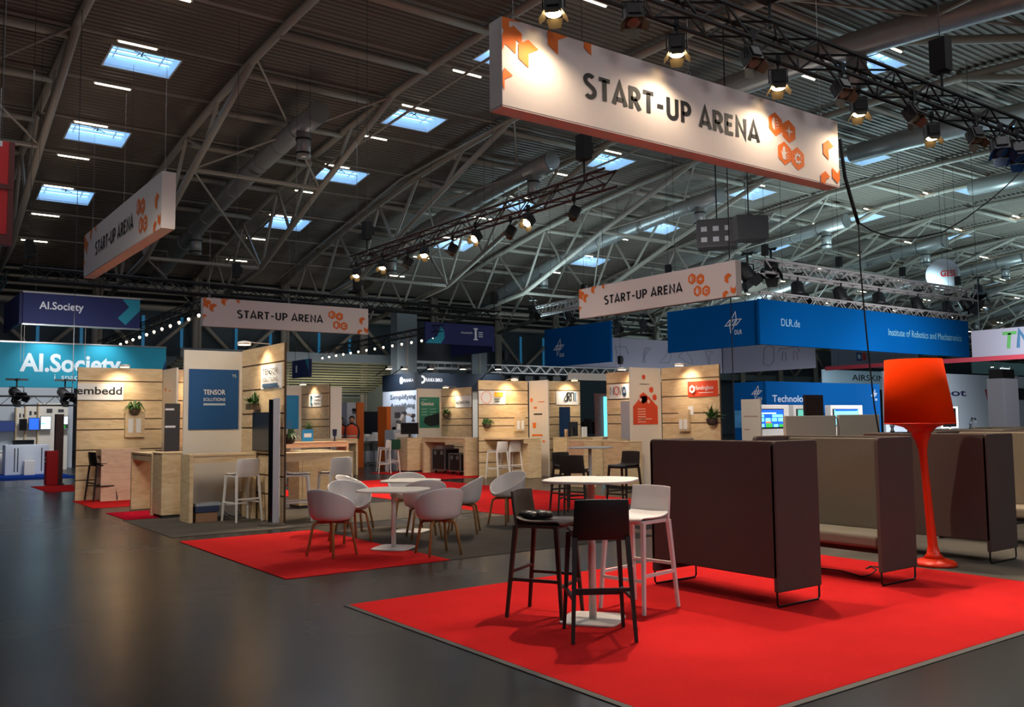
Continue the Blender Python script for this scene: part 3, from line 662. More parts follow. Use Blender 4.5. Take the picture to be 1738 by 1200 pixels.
truss('black truss running into the distance at the left edge of the hall', (3.3, 29.6, 5.95), (3.7, 42.0, 5.95), TRUSSB)
TSA = ((10.0, 32.0, 5.95), (10.5, 52.0, 5.9)); TSB = ((22.1, 36.0, 5.95), (23.0, 51.4, 5.95))
truss('black truss carrying a row of small white lamps behind the AI.Society sign', *TSA, TRUSSB)
truss('black truss carrying a row of small lamps above the roller gate', *TSB, TRUSSB)

# ================================================================== FLOODLIGHTS
def floodlight(label, loc, aim, lit, col='warm', group='barn door floodlights', scale=.66, name='floodlight', power=0, lcol=(1, .80, .58), cone=100):
    """clamp at local origin, hangs below; aim = world direction"""
    d = Vector(aim).normalized(); rz = atan2(d.y, d.x)-pi/2; tilt = math.asin(max(-1, min(1, d.z)))
    t = thing(name, label, 'floodlight', loc, rz, group); S = scale
    c = Vector((0, 0, -.36*S)); M = Matrix.Translation(c) @ Matrix.Rotation(tilt, 4, 'X')
    m = MB(); m.box((-.03, -.03, -.02), (.03, .03, .10)); m.tube([(-.17*S, 0, -.36*S), (-.17*S, 0, -.1*S), (.17*S, 0, -.1*S), (.17*S, 0, -.36*S)], .012*S, 6); m.tube([(0, 0, -.1*S), (0, 0, 0)], .014, 6); m.build('yoke', BLKM, t)
    m = MB(); m.box((-.14*S, -.20*S, -.13*S), (.14*S, .10*S, .13*S), M); m.box((-.10*S, -.17*S, .13*S), (.10*S, .05*S, .16*S), M); h = m.build('housing', BLACK, t, bevel=.012)
    Ml = M @ Matrix.Rotation(-pi/2, 4, 'X')
    m = MB(); pr2 = [(.001, .115*S), (.08*S, .11*S), (.122*S, .10*S)]
    m.lathe(pr2, n=20, M=None); v2 = [Ml @ Vector(p) for p in m.v]; m.v = [tuple(p) for p in v2]
    m.build('lens', {'warm': GLOWW, 'white': GLOWN, 'blue': LENSB, 'off': mat('dull lens', (120, 110, 96), .2)}[col if lit else ('blue' if col == 'blue' else 'off')], t, smooth=True)
    if power:
        P = Vector(loc)+Vector((0, 0, -.36*S))+d*((.115 if not lit or cone < 70 else .30)*S); lamp_obj('SPOT', P, power, lcol, P+d, .05, cone, .7)
    mdoor = GLOWIN if col != 'blue' else LENSB
    for ax in range(4):
        m = MB(); q = [(-.13*S, 0), (.13*S, 0), (.09*S, .15*S), (-.09*S, .15*S)]
        R_ = Matrix.Rotation(pi/2*ax, 4, 'Y'); Mo = M @ R_ @ Matrix.Translation((0, .10*S, .13*S)) @ Matrix.Rotation(radians(38), 4, 'X')
        m.add([Mo @ Vector((a, b, 0)) for a, b in q], [(0, 1, 2, 3)]); m.build('barn_door', mdoor, t, solid=.004)
    return t
ON1 = [5.50, 7.26, 9.05, 10.76, 12.6]; OFF1 = [6.32, 8.2, 9.95, 11.6, 13.3]
for i, x in enumerate(ON1):
    floodlight('lit floodlight above the large near banner, %s from the left of the lit ones' % ORD[i], (x, T1Y+.145, T1Z-.17), (-.10, -.10, -1.0), True, power=(50, 38, 46, 50, 50)[i], cone=165)
for i, x in enumerate(OFF1):
    floodlight('dark floodlight over the large near banner, %s from the left of the dark ones' % ORD[i], (x, T1Y-.145, T1Z-.17), ((-.25, -.35, -1), (-.1, -.50, -1), (-.15, -.6, -1), (.0, -.6, -1), (-.2, -.4, -1))[i], False, power=(1300, 1150, 560, 1050, 700)[i], lcol=(1, .84, .66))
for i, (x, y) in enumerate(((14.05, T1Y-.145), (14.6, T1Y-.145), (15.9, T1Y-.145))):
    floodlight(['blue lensed spotlight at the right end of the near truss, beside the last lit one', 'blue lensed spotlight hanging lowest under the near truss', 'dark spotlight at the right picture edge under the near truss'][i], (x, y, T1Z-.15), (-.5, -.4, -1), False, 'blue' if i < 2 else 'off', 'blue spotlights', .85, 'spotlight')
ON2 = [21.9, 20.4, 18.3, 16.1, 14.2]
seq = sorted([(y, True) for y in ON2]+[(y, False) for y in (19.6, 17.5, 15.2, 13.1)], key=lambda q: -q[0])
no = nf = 0
for y, lit in seq:
    if lit: lb = 'lit floodlight under the arena centre truss, %s from its far end' % ORD[no]; no += 1
    else: lb = 'dim floodlight under the arena centre truss, %s of the dim ones from its far end' % ORD[nf]; nf += 1
    floodlight(lb, (T2X-.145 if lit else T2X+.145, y, T2Z-.17), ((-.42, -.36, -1) if y > 17 else (-.78, -.2, -.74)) if lit else (-.5, .5, -1.2), lit, power=(1000 if y > 17 else 2100) if lit else 500, cone=66)
def lamp_row(A, B, n, where, group, k=1.0, aim=(-.35, -1, -.25)):
    A, B = Vector(A), Vector(B); proto = None
    for i in range(n):
        P = A+(B-A)*((i+.5)/n); P.z -= .17; P.x -= .145; lb = '%s small lit lamp %s' % (ORD[i] if i < 16 else 'farther', where)
        if proto is None:
            proto = thing('stage_lamp', lb, 'stage lamp', P, 0, group); d = Vector(aim).normalized()
            M = Matrix.Translation((0, 0, -.3)) @ d.to_track_quat('Z', 'Y').to_matrix().to_4x4() @ Matrix.Scale(.5, 4)
            m = MB(); m.tube([(0, 0, 0), (0, 0, -.2)], .014, 5); m.tube([(-.13, 0, -.3), (-.13, 0, -.2), (.13, 0, -.2), (.13, 0, -.3)], .012, 5); m.build('yoke', BLKM, proto)
            m = MB(); m.lathe([(.05, -.22), (.1, -.15), (.11, .06), (.115, .08)], n=14); m.v = [tuple(M @ Vector(p)) for p in m.v]; m.build('housing', BLACK, proto, smooth=True)
            m = MB(); m.lathe([(.001, .085), (.105, .085)], n=14); m.v = [tuple(M @ Vector(p)) for p in m.v]; m.build('lens', GLOWN, proto)
            m = MB(); m.add([tuple(M @ Vector(p)) for p in ((-.1, -.11, .09), (.1, -.11, .09), (.08, -.16, .2), (-.08, -.16, .2))], [(0, 1, 2, 3)]); m.build('barn_door', GLOWIN, proto, solid=.004)
        else:
            q = dup(proto, P, 0, lb)
lamp_row(*TSA, 15, 'counted from the near end of the row behind AI.Society', 'lamps on the truss behind the AI.Society sign')
lamp_row(*TSB, 14, 'counted from the near end of the row above the roller gate', 'lamps on the truss above the roller gate')

# ================================================================== BOOTH KIT
BOARDS = [0, .107, .253, .396, .478, .63, .747, .854, 1.0]
def wood_wall(e, c, axis, k0, a, b, H, side=-1, boards=BOARDS, th=.05, m=WOOD):
    """plank wall in plane axis=k0 from a to b (world), visible face at k0, body behind it; e at world c"""
    bk = MB(); pl = MB(); sgn = -side
    def bx(mb, d0, d1, p0, p1, z0, z1):
        lo, hi = sorted((k0+sgn*d0, k0+sgn*d1))
        if axis == 'x': mb.box((lo-c[0], p0-c[1], z0), (hi-c[0], p1-c[1], z1))
        else: mb.box((p0-c[0], lo-c[1], z0), (p1-c[0], hi-c[1], z1))
    bx(bk, .014, th, a, b, 0, H)
    for f0, f1 in zip(boards, boards[1:]): bx(pl, 0, .016, a+.003, b-.003, H*(1-f1)+(.026 if f1 < 1 else 0), H*(1-f0))
    bk.build('wall_core', mat('dark plywood core', (92, 70, 48), .8), e); pl.build('plank_cladding', m, e)
def panel(e, c, axis, k0, a, b, z0, z1, m, name='white_panel', th=.04, side=-1, bevel=0):
    lo, hi = sorted((k0, k0-side*th)); mb = MB()
    if axis == 'x': mb.box((lo-c[0], a-c[1], z0), (hi-c[0], b-c[1], z1))
    else: mb.box((a-c[0], lo-c[1], z0), (b-c[0], hi-c[1], z1))
    return mb.build(name, m, e, bevel=bevel)
def frame_of(c, axis, k0):
    """origin helper: returns f(p, z) -> local point on the face, U, V.  axis x: face looks to -x and reads along -y; axis y: looks to -y and reads along +x"""
    if axis == 'x': return (lambda p, z: Vector((k0-c[0], p-c[1], z-c[2]))), Vector((0, -1, 0)), Vector((0, 0, 1))
    return (lambda p, z: Vector((p-c[0], k0-c[1], z-c[2]))), Vector((1, 0, 0)), Vector((0, 0, 1))
def label_text(e, c, axis, k0, p, z, txt, h, m, width=None, bold=0, name='lettering'):
    f, U, V = frame_of(c, axis, k0); mb = MB(); put_text(mb, txt, f(p, z), U, V, h, width, bold); return mb.build(name, m, e)
def flat_poly(e, c, axis, k0, polys, m, name='print', t=.004):
    f, U, V = frame_of(c, axis, k0); Nn = U.cross(V)*t; mb = MB(); o = f(0, 0)
    for P in polys: mb.add([f(p, z)+Nn for p, z in P], [tuple(range(len(P)))])
    return mb.build(name, m, e)
def rect(p0, p1, z0, z1): return [(p0, z0), (p1, z0), (p1, z1), (p0, z1)]
def circ(p, z, r, n=18, rz=None): return [(p+r*cos(2*pi*i/n), z+(rz or r)*sin(2*pi*i/n)) for i in range(n)]
def hexp(p, z, r): return [(p+r*cos(radians(60*i+30)), z+r*sin(radians(60*i+30))) for i in range(6)]
def wall_spot(label, x, y, z, dx, dy, power=60, col=WARM2, reach=.38):
    """little disc lamp on an arm over the top of a booth wall; dx,dy: horizontal direction out from the wall"""
    t = thing('wall_lamp', label, 'lamp', (x, y, z), 0, 'arm lamps on the booth walls')
    m = MB(); m.tube([(-dx*.04, -dy*.04, -.08), (-dx*.04, -dy*.04, .03), (dx*reach, dy*reach, .05)], .009, 6); m.build('arm', STEEL, t)
    m = MB(); m.lathe([(.10, -.02), (.11, .0), (.10, .03), (.03, .045)], (dx*reach, dy*reach, .02), 20); m.build('lamp_head', WHITEM, t, smooth=True)
    m = MB(); m.lathe([(.001, -.022), (.095, -.022)], (dx*reach, dy*reach, .02), 20); m.build('lamp_glass', GLOWD, t)
    lamp_obj('SPOT', (x+dx*reach, y+dy*reach, z-.015), power*1.15, col, (x, y, z-.52), .05, 100, .9)
    return t
def counter(label, x0, y0, x1, y1, H=1.08, legs='x', th=.10, m=WOOD, apron=True, leg_t=.06, extra=None, group='plywood counters'):
    """table high counter; legs='x' puts slab legs at both x ends, 'y' at both y ends"""
    t = thing('counter', label, 'counter', (x0, y0, .008), 0, group); W_, D_ = x1-x0, y1-y0
    b = MB(); b.box((0, 0, H-.035), (W_, D_, H)); b.build('counter_top', m, t, bevel=.003)
    ends = (((0, 0), (leg_t, D_)), ((W_-leg_t, 0), (W_, D_))) if legs == 'x' else (((0, 0), (W_, leg_t)), ((0, D_-leg_t), (W_, D_)))
    if legs == 'xr': ends = (((W_-leg_t, 0), (W_, D_)),)
    for a, c in ends:
        b = MB(); b.box((a[0], a[1], 0), (c[0], c[1], H-.036)); b.build('slab_leg', m, t, bevel=.003)
    b = MB()
    if legs[0] == 'x': b.box((leg_t, .01, H-.14), (W_-leg_t, .04, H-.036))
    else: b.box((.01, leg_t, H-.14), (.04, D_-leg_t, H-.036))
    b.build('apron', m, t)
    return t
def cabinet(label, x0, y0, x1, y1, H=1.08, m=WOOD, plinth=True):
    t = thing('plywood_cabinet', label, 'cabinet', (x0, y0, .008)); W_, D_ = x1-x0, y1-y0
    b = MB(); b.box((0, 0, .05), (W_, D_, H-.02)); b.build('carcass', m, t, bevel=.004)
    b = MB(); b.box((-.01, -.01, H-.02), (W_+.01, D_+.01, H)); b.build('counter_top', m, t)
    b = MB(); b.box((.02, .02, 0), (W_-.02, D_-.02, .05)); b.build('plinth', DARKG, t)
    b = MB(); b.box((W_*.1, -.006, .09), (W_*.92, 0, H-.08)); b.build('door', m, t)
    return t
def plant(label, P, hang=.0, s=1.0, n=26, droop=.5, seed=1, box=False, m_pot=POT):
    rnd = random.Random(seed); t = thing('hanging_plant', label, 'plant', P)
    b = MB()
    if box: b.box((-.07, -.13, -.10), (.07, .13, 0))
    else: b.lathe([(.05*s, -.13*s), (.09*s, -.10*s), (.105*s, -.03*s), (.10*s, 0)], n=18)
    b.build('pot', m_pot, t, smooth=not box)
    b = MB()
    for i in range(n):
        a = rnd.uniform(0, 2*pi); el = rnd.uniform(.1, 1.3); L = s*rnd.uniform(.10, .26); w = .02*s+.012
        p0 = Vector((rnd.uniform(-.05, .05), rnd.uniform(-.05, .05), 0)); d = Vector((cos(a)*cos(el), sin(a)*cos(el), sin(el)))
        p1 = p0+d*L*.6; p2 = p1+(d+Vector((0, 0, -droop*1.6))).normalized()*L*.6; sd = d.cross(Vector((0, 0, 1))).normalized()*w
        b.add([p0, p1+sd, p2, p1-sd, p1+Vector((0, 0, .01))], [(0, 1, 4), (1, 2, 4), (2, 3, 4), (3, 0, 4)])
    b.build('foliage', LEAF, t)
    b = MB()
    if hang:
        for s_ in (-1, 1): b.tube([(0, s_*.09*s, -.02), (0, s_*.05*s, hang)], .004, 4)
        b.build('hanging_strap', STEEL, t)
    return t
def white_stool(label, loc, rz, first=[None]):
    if first[0] is None: first[0] = bar_stool('bar_stool', label, WHITE, loc, rz); return first[0]
    return dup(first[0], loc, rz, label)
# ------------------------------------------------------------------ TENSOR SOLUTIONS booth
H = 2.80; c = (5.42, 15.42, 0)
e = thing('booth_wall', 'L-shaped wall of white and plank panels with the blue TENSOR SOLUTIONS poster', 'partition wall', c)
panel(e, c, 'y', 15.42, 4.43, 5.42, 0, 2.82, WHITEP)
wood_wall(e, c, 'x', 5.42, 13.53, 15.42, 2.84, -1)
f0, f1 = at_y(321, 626, 15.41), at_y(404, 728, 15.41)
blue = mat('blue poster print', (14, 78, 132), .6, noise=.3, nscale=.9)
ps = panel(e, c, 'y', 15.40, f0.x, f1.x, f1.z, f0.z, blue, 'poster', .018)
zc = f0.z-(f0.z-f1.z)*.48; cx_ = (f0.x+f1.x)/2; wP = f1.x-f0.x
def put(par, *a, **k): return label_text(par, c, *a, **k)
put(e, 'y', 15.398, cx_-.215*wP, zc+.06, 'TENSOR', .085, INKW, .44*wP, .015); put(e, 'y', 15.398, cx_-.215*wP, zc-.05, 'SOLUTIONS', .055, INKW, .44*wP, .01)
flat_poly(e, c, 'y', 15.398, [rect(cx_-.215*wP, cx_+.225*wP, zc-.125, zc-.09)], mat('pale bar', (170, 190, 200), .7), 'caption_bar')
put(e, 'y', 15.398, f1.x-.12, f0.z-.13, 'TS', .05, INKW, None, .01)
s0, s1 = at_x(443, 621, 5.41), at_x(478, 656, 5.41)
panel(e, c, 'x', 5.41, s1.y, s0.y, s1.z-.02, s0.z, PAPER, 'name_sign', .02)
put(e, 'x', 5.388, s0.y-.14, s0.z-.16, 'TENSOR', .10, INK, .66, .0); put(e, 'x', 5.388, s0.y-.14, s0.z-.28, 'SOLUTIONS', .075, INK, .66, .0)
flat_poly(e, c, 'x', 5.388, [rect(s0.y-.80, s0.y-.14, s0.z-.37, s0.z-.31)], mat('blue grey bar', (60, 90, 120), .7), 'caption_bar')
wall_spot('disc lamp shining on the TENSOR SOLUTIONS name sign', 5.42, 14.25, 2.84, -1, 0, 40)
counter('plywood counter with one white bar stool under the TENSOR SOLUTIONS poster', 4.30, 14.58, 5.38, 15.08, 1.08)
s_ = white_stool('white bar stool with its back to us at the TENSOR SOLUTIONS counter', (5.08, 14.40, .011), 0.15)
tv = thing('monitor', 'dark switched off monitor on the plank wall beside the TENSOR SOLUTIONS poster', 'monitor', (5.36, 14.15, 1.44))
b = MB(); b.box((-.03, -.50, -.32), (.02, .50, .31)); b.build('casing', BLACK, tv, bevel=.006)
b = MB(); b.box((-.034, -.485, -.30), (-.031, .485, .295)); b.build('screen', mat('grey sheen screen', (34, 36, 36), .25), tv)
b = MB(); b.box((.02, -.1, -.1), (.055, .1, .1)); b.build('bracket', DARKG, tv)
plant('small plant in a wooden hanging box on the TENSOR SOLUTIONS plank wall', (5.32, 14.62, 1.90), .22, .8, 30, .2, 3, True)
tt = thing('display_stand', 'tall narrow display stand seen edge-on in front of the TENSOR SOLUTIONS plank wall', 'display stand', (5.28, 13.50, .012), radians(-36))
b = MB(); b.box((-.10, -.015, .04), (-.03, .02, 1.93)); b.build('screen', SCR, tt)
b = MB(); b.box((-.03, -.02, .03), (.07, .02, 1.95)); b.build('frame', GREYP, tt, bevel=.004)
b = MB(); b.box((-.2, -.16, 0), (.2, -.12, .03)); b.box((-.03, -.2, 0), (.03, .2, .02)); b.build('foot', ALU, tt)
bx = thing('cardboard_box', 'cardboard box with a dark blue lid on the floor under the TENSOR SOLUTIONS counter', 'box', (4.42, 14.62, .008))
b = MB(); b.box((0, 0, 0), (.34, .28, .15)); b.build('carton', mat('cardboard', (150, 112, 84), .8), bx); b = MB(); b.box((-.01, -.01, .151), (.37, .30, .25)); b.build('lid', mat('blue cloth', (44, 54, 84), .8), bx, bevel=.01)
b = MB(); b.box((0, 0, 0), (.42, .3, .04)); o = tag(b.build('plastic_tray', mat('clear grey plastic', (160, 170, 175), .2)), 'grey plastic tray on the cardboard box under the counter', 'tray'); o.location = (4.42, 14.62, .262)
b = MB(); b.tube([(.0, 0, .01), (.1, .05, .1), (.22, -.05, .02), (.3, .1, .12), (.36, 0, .01), (.2, .12, .05), (.05, .1, .14)], .012, 5); o = tag(b.build('cable_bundle', mat('mixed cable', (90, 90, 96), .6), smooth=True), 'tangle of grey cables beside the cardboard box under the counter', 'cables'); o.location = (4.86, 14.75, .012)
# neighbour behind the white panel (opening to the left) : cabinet, counter
cabinet('plywood cabinet with a rounded base beside the TENSOR SOLUTIONS counter', 4.16, 15.66, 4.60, 16.22, 1.09)
counter('plywood counter with slab legs left of the plywood cabinet', 4.16, 16.30, 4.62, 17.75, 1.06, 'y')
# back side of the cross
c = (6.35, 15.42, 0); e = thing('booth_wall', 'white partition end just right of the TENSOR SOLUTIONS plank wall', 'partition wall', c)
panel(e, c, 'y', 15.42, 5.50, 6.05, 0, 2.80, WHITEP)
counter('long plywood counter with two white bar stools right of the display stand', 5.50, 13.85, 6.78, 14.42, 1.08)
white_stool('white bar stool side-on at the left end of the long plywood counter', (5.78, 13.85, .011), -1.9)
white_stool('white bar stool showing its back at the right end of the long plywood counter', (6.38, 13.70, .011), 0.1)
cabinet('plywood cabinet standing behind the long plywood counter with two stools', 6.60, 15.7, 7.3, 16.2, 1.05)
b = plant('trailing plant in a pot on the far side of the TENSOR SOLUTIONS plank wall', (5.56, 13.62, 1.36), .25, .9, 22, .8, 5)

# ------------------------------------------------------------------ embedd booth
H = 2.79; yb = 20.62; c = (5.5, yb, 0); e = thing('booth_wall', 'plank wall with the white embedd sign and a logo covered white return', 'partition wall', c)
xa, xb_ = 3.74, 5.46
wood_wall(e, c, 'y', yb, xa, xb_, H, -1)
panel(e, c, 'x', 5.46, 19.55, 20.61, 0, H-.02, WHITEP)
flat_poly(e, c, 'x', 5.458, [rect(20.35, 20.15, 1.85, 1.98), rect(20.3, 20.2, 1.70, 1.74), rect(20.35, 20.28, 1.45, 1.55)], INK, 'logo_print')
flat_poly(e, c, 'x', 5.458, [rect(20.4, 20.3, 2.3, 2.36), rect(20.1, 19.95, 2.28, 2.3), rect(20.4, 20.1, 1.3, 1.33)], INKO, 'orange_print')
s0, s1 = at_y(130, 650, yb-.01), at_y(209, 679, yb-.01)
panel(e, c, 'y', yb-.02, s0.x+.02, s1.x, s1.z, s0.z, PAPER, 'name_sign', .018)
label_text(e, c, 'y', yb-.022, s0.x, s1.z+.12, 'embedd', .165, INK, s1.x-s0.x-.03, .018)
wall_spot('disc lamp shining on the embedd plank wall', 4.58, yb, H, 0, -1, 40)
plant('trailing plant in a pot on the embedd plank wall', (at_y(228, 700, yb-.1).x, yb-.12, 1.93), .18, 1.1, 40, 1.0, 8)
b = thing('brochure_holder', 'plywood brochure holder on the embedd plank wall beside the trailing plant', 'brochure holder', (4.78, yb-.09, 1.30)); m = MB(); m.box((-.1, 0, 0), (.3, .08, .55)); m.build('holder', WOOD, b, bevel=.004); m = MB(); m.box((-.04, -.012, .1), (.06, -.004, .4)); m.box((.12, -.012, .1), (.22, -.004, .4)); m.build('brochure', PAPER, b)
counter('plywood counter with a pink tinted end panel in front of the embedd wall', 4.10, 19.96, 4.86, 20.5, 1.06, 'y', m=WOODP)
blkst = dup(S2, (4.16, 20.15, .02), radians(-80), 'black bar stool side-on at the embedd counter')
dup(S2, (5.06, 20.1, .02), radians(95), 'black bar stool half hidden right of the embedd counter end panel')
ms = thing('menu_stand', 'narrow dark grey display board in front of the embedd booth return', 'display board', (5.33, 19.3, 0)); m = MB(); m.box((-.16, -.02, .9), (.14, .02, 2.0)); m.build('board', DARKG, ms); m = MB(); m.box((-.16, -.024, 1.86), (.02, -.021, 1.9)); m.box((-.16, -.024, 1.5), (.05, -.021, 1.54)); m.build('lettering', INKW, ms); m = MB(); m.box((-.02, -.015, 0), (.02, .015, .9)); m.box((-.18, -.15, 0), (.18, .15, .02)); m.build('foot', DARKG, ms)
c = (5.65, yb, 0); e = thing('booth_wall', 'orange lit plank wall glimpsed between the embedd wall and the blue poster', 'partition wall', c)
wood_wall(e, c, 'y', yb, 5.56, 7.3, H, -1); wall_spot('disc lamp over the orange lit plank wall glimpse', 6.2, yb, H, 0, -1, 55, WARM)
counter('plywood counter in front of the orange lit plank wall', 5.62, 19.4, 6.9, 19.95, 1.08)
# left of embedd
cabinet('plywood cabinet at the left end of the embedd wall', 4.35, 22.9, 4.95, 23.6, 1.12)
b = MB(); b.box((0, 0, 0), (.7, .5, .28)); o = tag(b.build('black_crate', BLACK, bevel=.02), 'black crate on the floor below the plywood cabinet left of embedd', 'crate'); o.location = (4.15, 22.2, .012)
rb = thing('waste_bin', 'tall red bin with white lettering at the end of the aisle', 'bin', (4.2, 26.4, .008)); m = MB(); m.box((-.14, -.18, 0), (.14, .18, .9)); m.build('bin_body', REDM, rb, bevel=.02); m = MB(); m.box((-.145, -.1, .7), (-.141, .1, .74)); m.box((-.145, -.1, .6), (-.141, .1, .64)); m.build('lettering', INKW, rb)
ps_ = thing('display_post', 'tall dark brown post standing beside the red bin', 'post', (4.40, 26.6, .008)); m = MB(); m.box((-.1, -.1, 0), (.1, .1, 1.86)); m.build('post', mat('brown lacquer', (74, 50, 46), .5), ps_, bevel=.01); m = MB(); m.box((-.14, -.14, 0), (.14, .14, .02)); m.build('base', DARKG, ps_)
# ------------------------------------------------------------------ back booths
# booth with the blue side panel, far left
H = 2.74; c = (11.5, 27.3, 0); e = thing('booth_wall', 'plank wall with a blue and white side panel, behind the long plywood counter', 'partition wall', c)
panel(e, c, 'y', 27.2, 10.35, 11.5, 0, H, WHITEP); f, U, V = frame_of(c, 'y', 27.19)
q0, q1 = at_y(496, 671, 27.19), at_y(504, 728, 27.19); panel(e, c, 'y', 27.18, 10.5, q1.x+.05, q1.z, q0.z, SKYB, 'poster', .01)
wood_wall(e, c, 'x', 11.5, 25.15, 27.2, H, -1)
q0, q1 = at_x(524, 669, 11.48), at_x(545, 690, 11.48); panel(e, c, 'x', 11.48, q1.y, q0.y, q1.z, q0.z, PAPER, 'name_sign', .02)
flat_poly(e, c, 'x', 11.458, [circ(q0.y-.25, (q0.z+q1.z)/2+.1, .05), circ(q0.y-.25, (q0.z+q1.z)/2-.1, .05), [(q0.y-.2, (q0.z+q1.z)/2+.14), (q0.y-.3, (q0.z+q1.z)/2+.14), (q0.y-.2, (q0.z+q1.z)/2-.14)]], mat('cyan print', (30, 120, 150), .7), 'logo_print')
flat_poly(e, c, 'x', 11.458, [rect(q1.y+.1, q1.y+.5, q0.z-.1-.1*k, q0.z-.07-.1*k) for k in range(3)], mat('grey lettering', (150, 155, 160), .7), 'lettering')
panel(e, c, 'y', 25.2, 11.56, 11.95, 0, H-.1, WHITEP, 'white_return')
wall_spot('disc lamp over the plank wall with the blue side panel', 11.5, 26.2, H, -1, 0, 40)
pp = at_x(525, 728, 11.4); plant('small potted plant on the plank wall with the blue side panel', (11.36, pp.y, pp.z), 0, .9, 26, .3, 11)
pb = thing('info_stand', 'small blue and white info card standing on the shelf counter', 'info card', (9.3, 21.6, 1.1)); m = MB(); m.box((-.15, -.01, 0), (.15, .01, .3)); m.build('card', SKYB, pb); m = MB(); m.box((-.1, -.014, .1), (.1, -.011, .2)); m.build('caption', INKW, pb)
counter('plywood shelf counter with an info card, behind the long plywood counter', 8.3, 21.3, 10.3, 21.9, 1.08)
counter('plywood counter with a slab leg in front of the orange vested people', 10.0, 24.4, 12.1, 24.9, 1.08)
scn = thing('card_reader', 'slim dark blue device on the shelf counter beside the info card', 'device', (10.0, 21.5, 1.09)); m = MB(); m.lathe([(.06, 0), (.02, .02), (.02, .12), (.05, .14), (.06, .3), (.001, .31)], n=12); m.build('body', mat('navy plastic', (26, 40, 70), .4), scn)

# wheel.me booth
H = 2.70; c = (16.55, 26.9, 0); e = thing('booth_wall', 'plank wall with a green poster and the wheel.me name sign', 'partition wall', c)
x0 = at_y(708, 658, 26.9).x; panel(e, c, 'y', 26.9, x0, 16.55, 0, H, WHITEP)
wood_wall(e, c, 'x', 16.55, 25.0, 26.9, H, -1)
q0, q1 = at_y(712, 674, 26.88), at_y(746, 726, 26.88); panel(e, c, 'y', 26.88, q0.x, q1.x, q1.z, q0.z, GRNP, 'poster', .012)
label_text(e, c, 'y', 26.866, q0.x+.06, q0.z-.28, 'Genius', .12, INKW, .5, .02)
flat_poly(e, c, 'y', 26.866, [rect(q0.x+.06, q0.x+.3, q0.z-z-.02, q0.z-z) for z in (.08, .4, .5, .6)]+[rect(q0.x+.4, q0.x+.65, q0.z-z-.02, q0.z-z) for z in (.4, .5, .6)], mat('pale green print', (150, 190, 176), .7), 'caption')
flat_poly(e, c, 'y', 26.864, [[(q1.x-.65, q1.z+.18), (q1.x-.6, q1.z+.38), (q1.x-.02, q1.z+.52), (q1.x-.02, q1.z+.1), (q1.x-.4, q1.z+.05)]], mat('dark device print', (16, 30, 36), .6), 'picture')
q0, q1 = at_x(773, 672, 16.53), at_x(799, 691, 16.53); panel(e, c, 'x', 16.53, q1.y, q0.y, q1.z, q0.z, PAPER, 'name_sign', .02)
label_text(e, c, 'x', 16.508, q0.y-.05, q1.z+.13, 'wheel.me', .12, mat('grey ink', (90, 100, 100), .6), q0.y-q1.y-.1, .01)
wall_spot('disc lamp over the wheel.me name sign', 16.55, 26.0, H, -1, 0, 45)
pp = at_x(757, 700, 16.45); plant('bushy green plant on the wheel.me plank wall', (16.44, pp.y, pp.z-.05), .3, 1.1, 40, .3, 13)
cabinet('plywood cabinet left of the flight cases, in front of the green poster', 13.75, 24.35, 14.3, 25.0, 1.06)
counter('plywood counter over the two flight cases', 14.05, 21.55, 14.80, 23.95, 1.08, 'y', leg_t=.10)
mo_ = thing('monitor', 'dark monitor standing on the plywood cabinet left of the flight cases', 'monitor', (14.0, 24.65, 1.075), -.5); m = MB(); m.box((-.28, -.02, .1), (.28, .03, .46)); m.build('casing', BLACK, mo_, bevel=.01); m = MB(); m.box((-.26, -.024, .12), (.26, -.021, .44)); m.build('screen', SCR, mo_); m = MB(); m.box((-.04, 0, 0), (.04, .03, .12)); m.box((-.12, -.08, 0), (.12, .08, .012)); m.build('stand', BLACK, mo_)
def flight_case(label, loc, rz, w=.62, d=.5, h=.62):
    t = thing('flight_case', label, 'flight case', loc, rz, 'flight cases'); m = MB(); m.box((-w/2, -d/2, .1), (w/2, d/2, h)); m.build('case_body', CASEM, t)
    m = MB()
    for sx in (-1, 1):
        for sy in (-1, 1): m.box((sx*w/2-.015, sy*d/2-.015, .09), (sx*w/2+.015, sy*d/2+.015, h+.012))
    for z in (.09, h-.012):
        for s_ in (-1, 1):
            m.box((-w/2, s_*d/2-.012, z), (w/2, s_*d/2+.012, z+.03)); m.box((s_*w/2-.012, -d/2, z), (s_*w/2+.012, d/2, z+.03))
    m.build('edge_trim', ALU, t)
    for sx in (-1, 1):
        m = MB(); m.box((sx*w*.26-.06, -d/2-.014, h-.16), (sx*w*.26+.06, -d/2-.002, h-.05)); m.build('latch', ALU, t)
        for sy in (-1, 1):
            m = MB(); m.lathe([(.04, -.018), (.04, .018)], (sx*w*.38, sy*d*.36, .042), 12, Matrix.Rotation(pi/2, 4, 'X')); m.box((sx*w*.38-.025, sy*d*.36-.022, .06), (sx*w*.38+.025, sy*d*.36+.022, .1)); m.build('caster', BLACK, t)
    return t
flight_case('larger black flight case with silver edges under the plywood counter', (14.44, 23.25, .012), -1.52, .66, .5, .72)
flight_case('smaller black flight case with silver edges, right of the larger one', (14.42, 22.3, .012), -1.60, .62, .5, .6)
m = MB(); m.box((0, 0, 0), (.45, .35, .1)); o = tag(m.build('laptop_case', mat('grey white lid', (170, 166, 160), .5), bevel=.02), 'grey carry case lying on the larger flight case', 'case'); o.location = (14.22, 23.1, .748)
m = MB(); m.lathe([(.05, 0), (.05, .24), (.03, .26)], n=14); o = tag(m.build('white_canister', WHITE, smooth=True), 'white canister on the plywood counter in front of the wheel.me wall', 'canister'); o.location = (15.75, 23.3, 1.09)
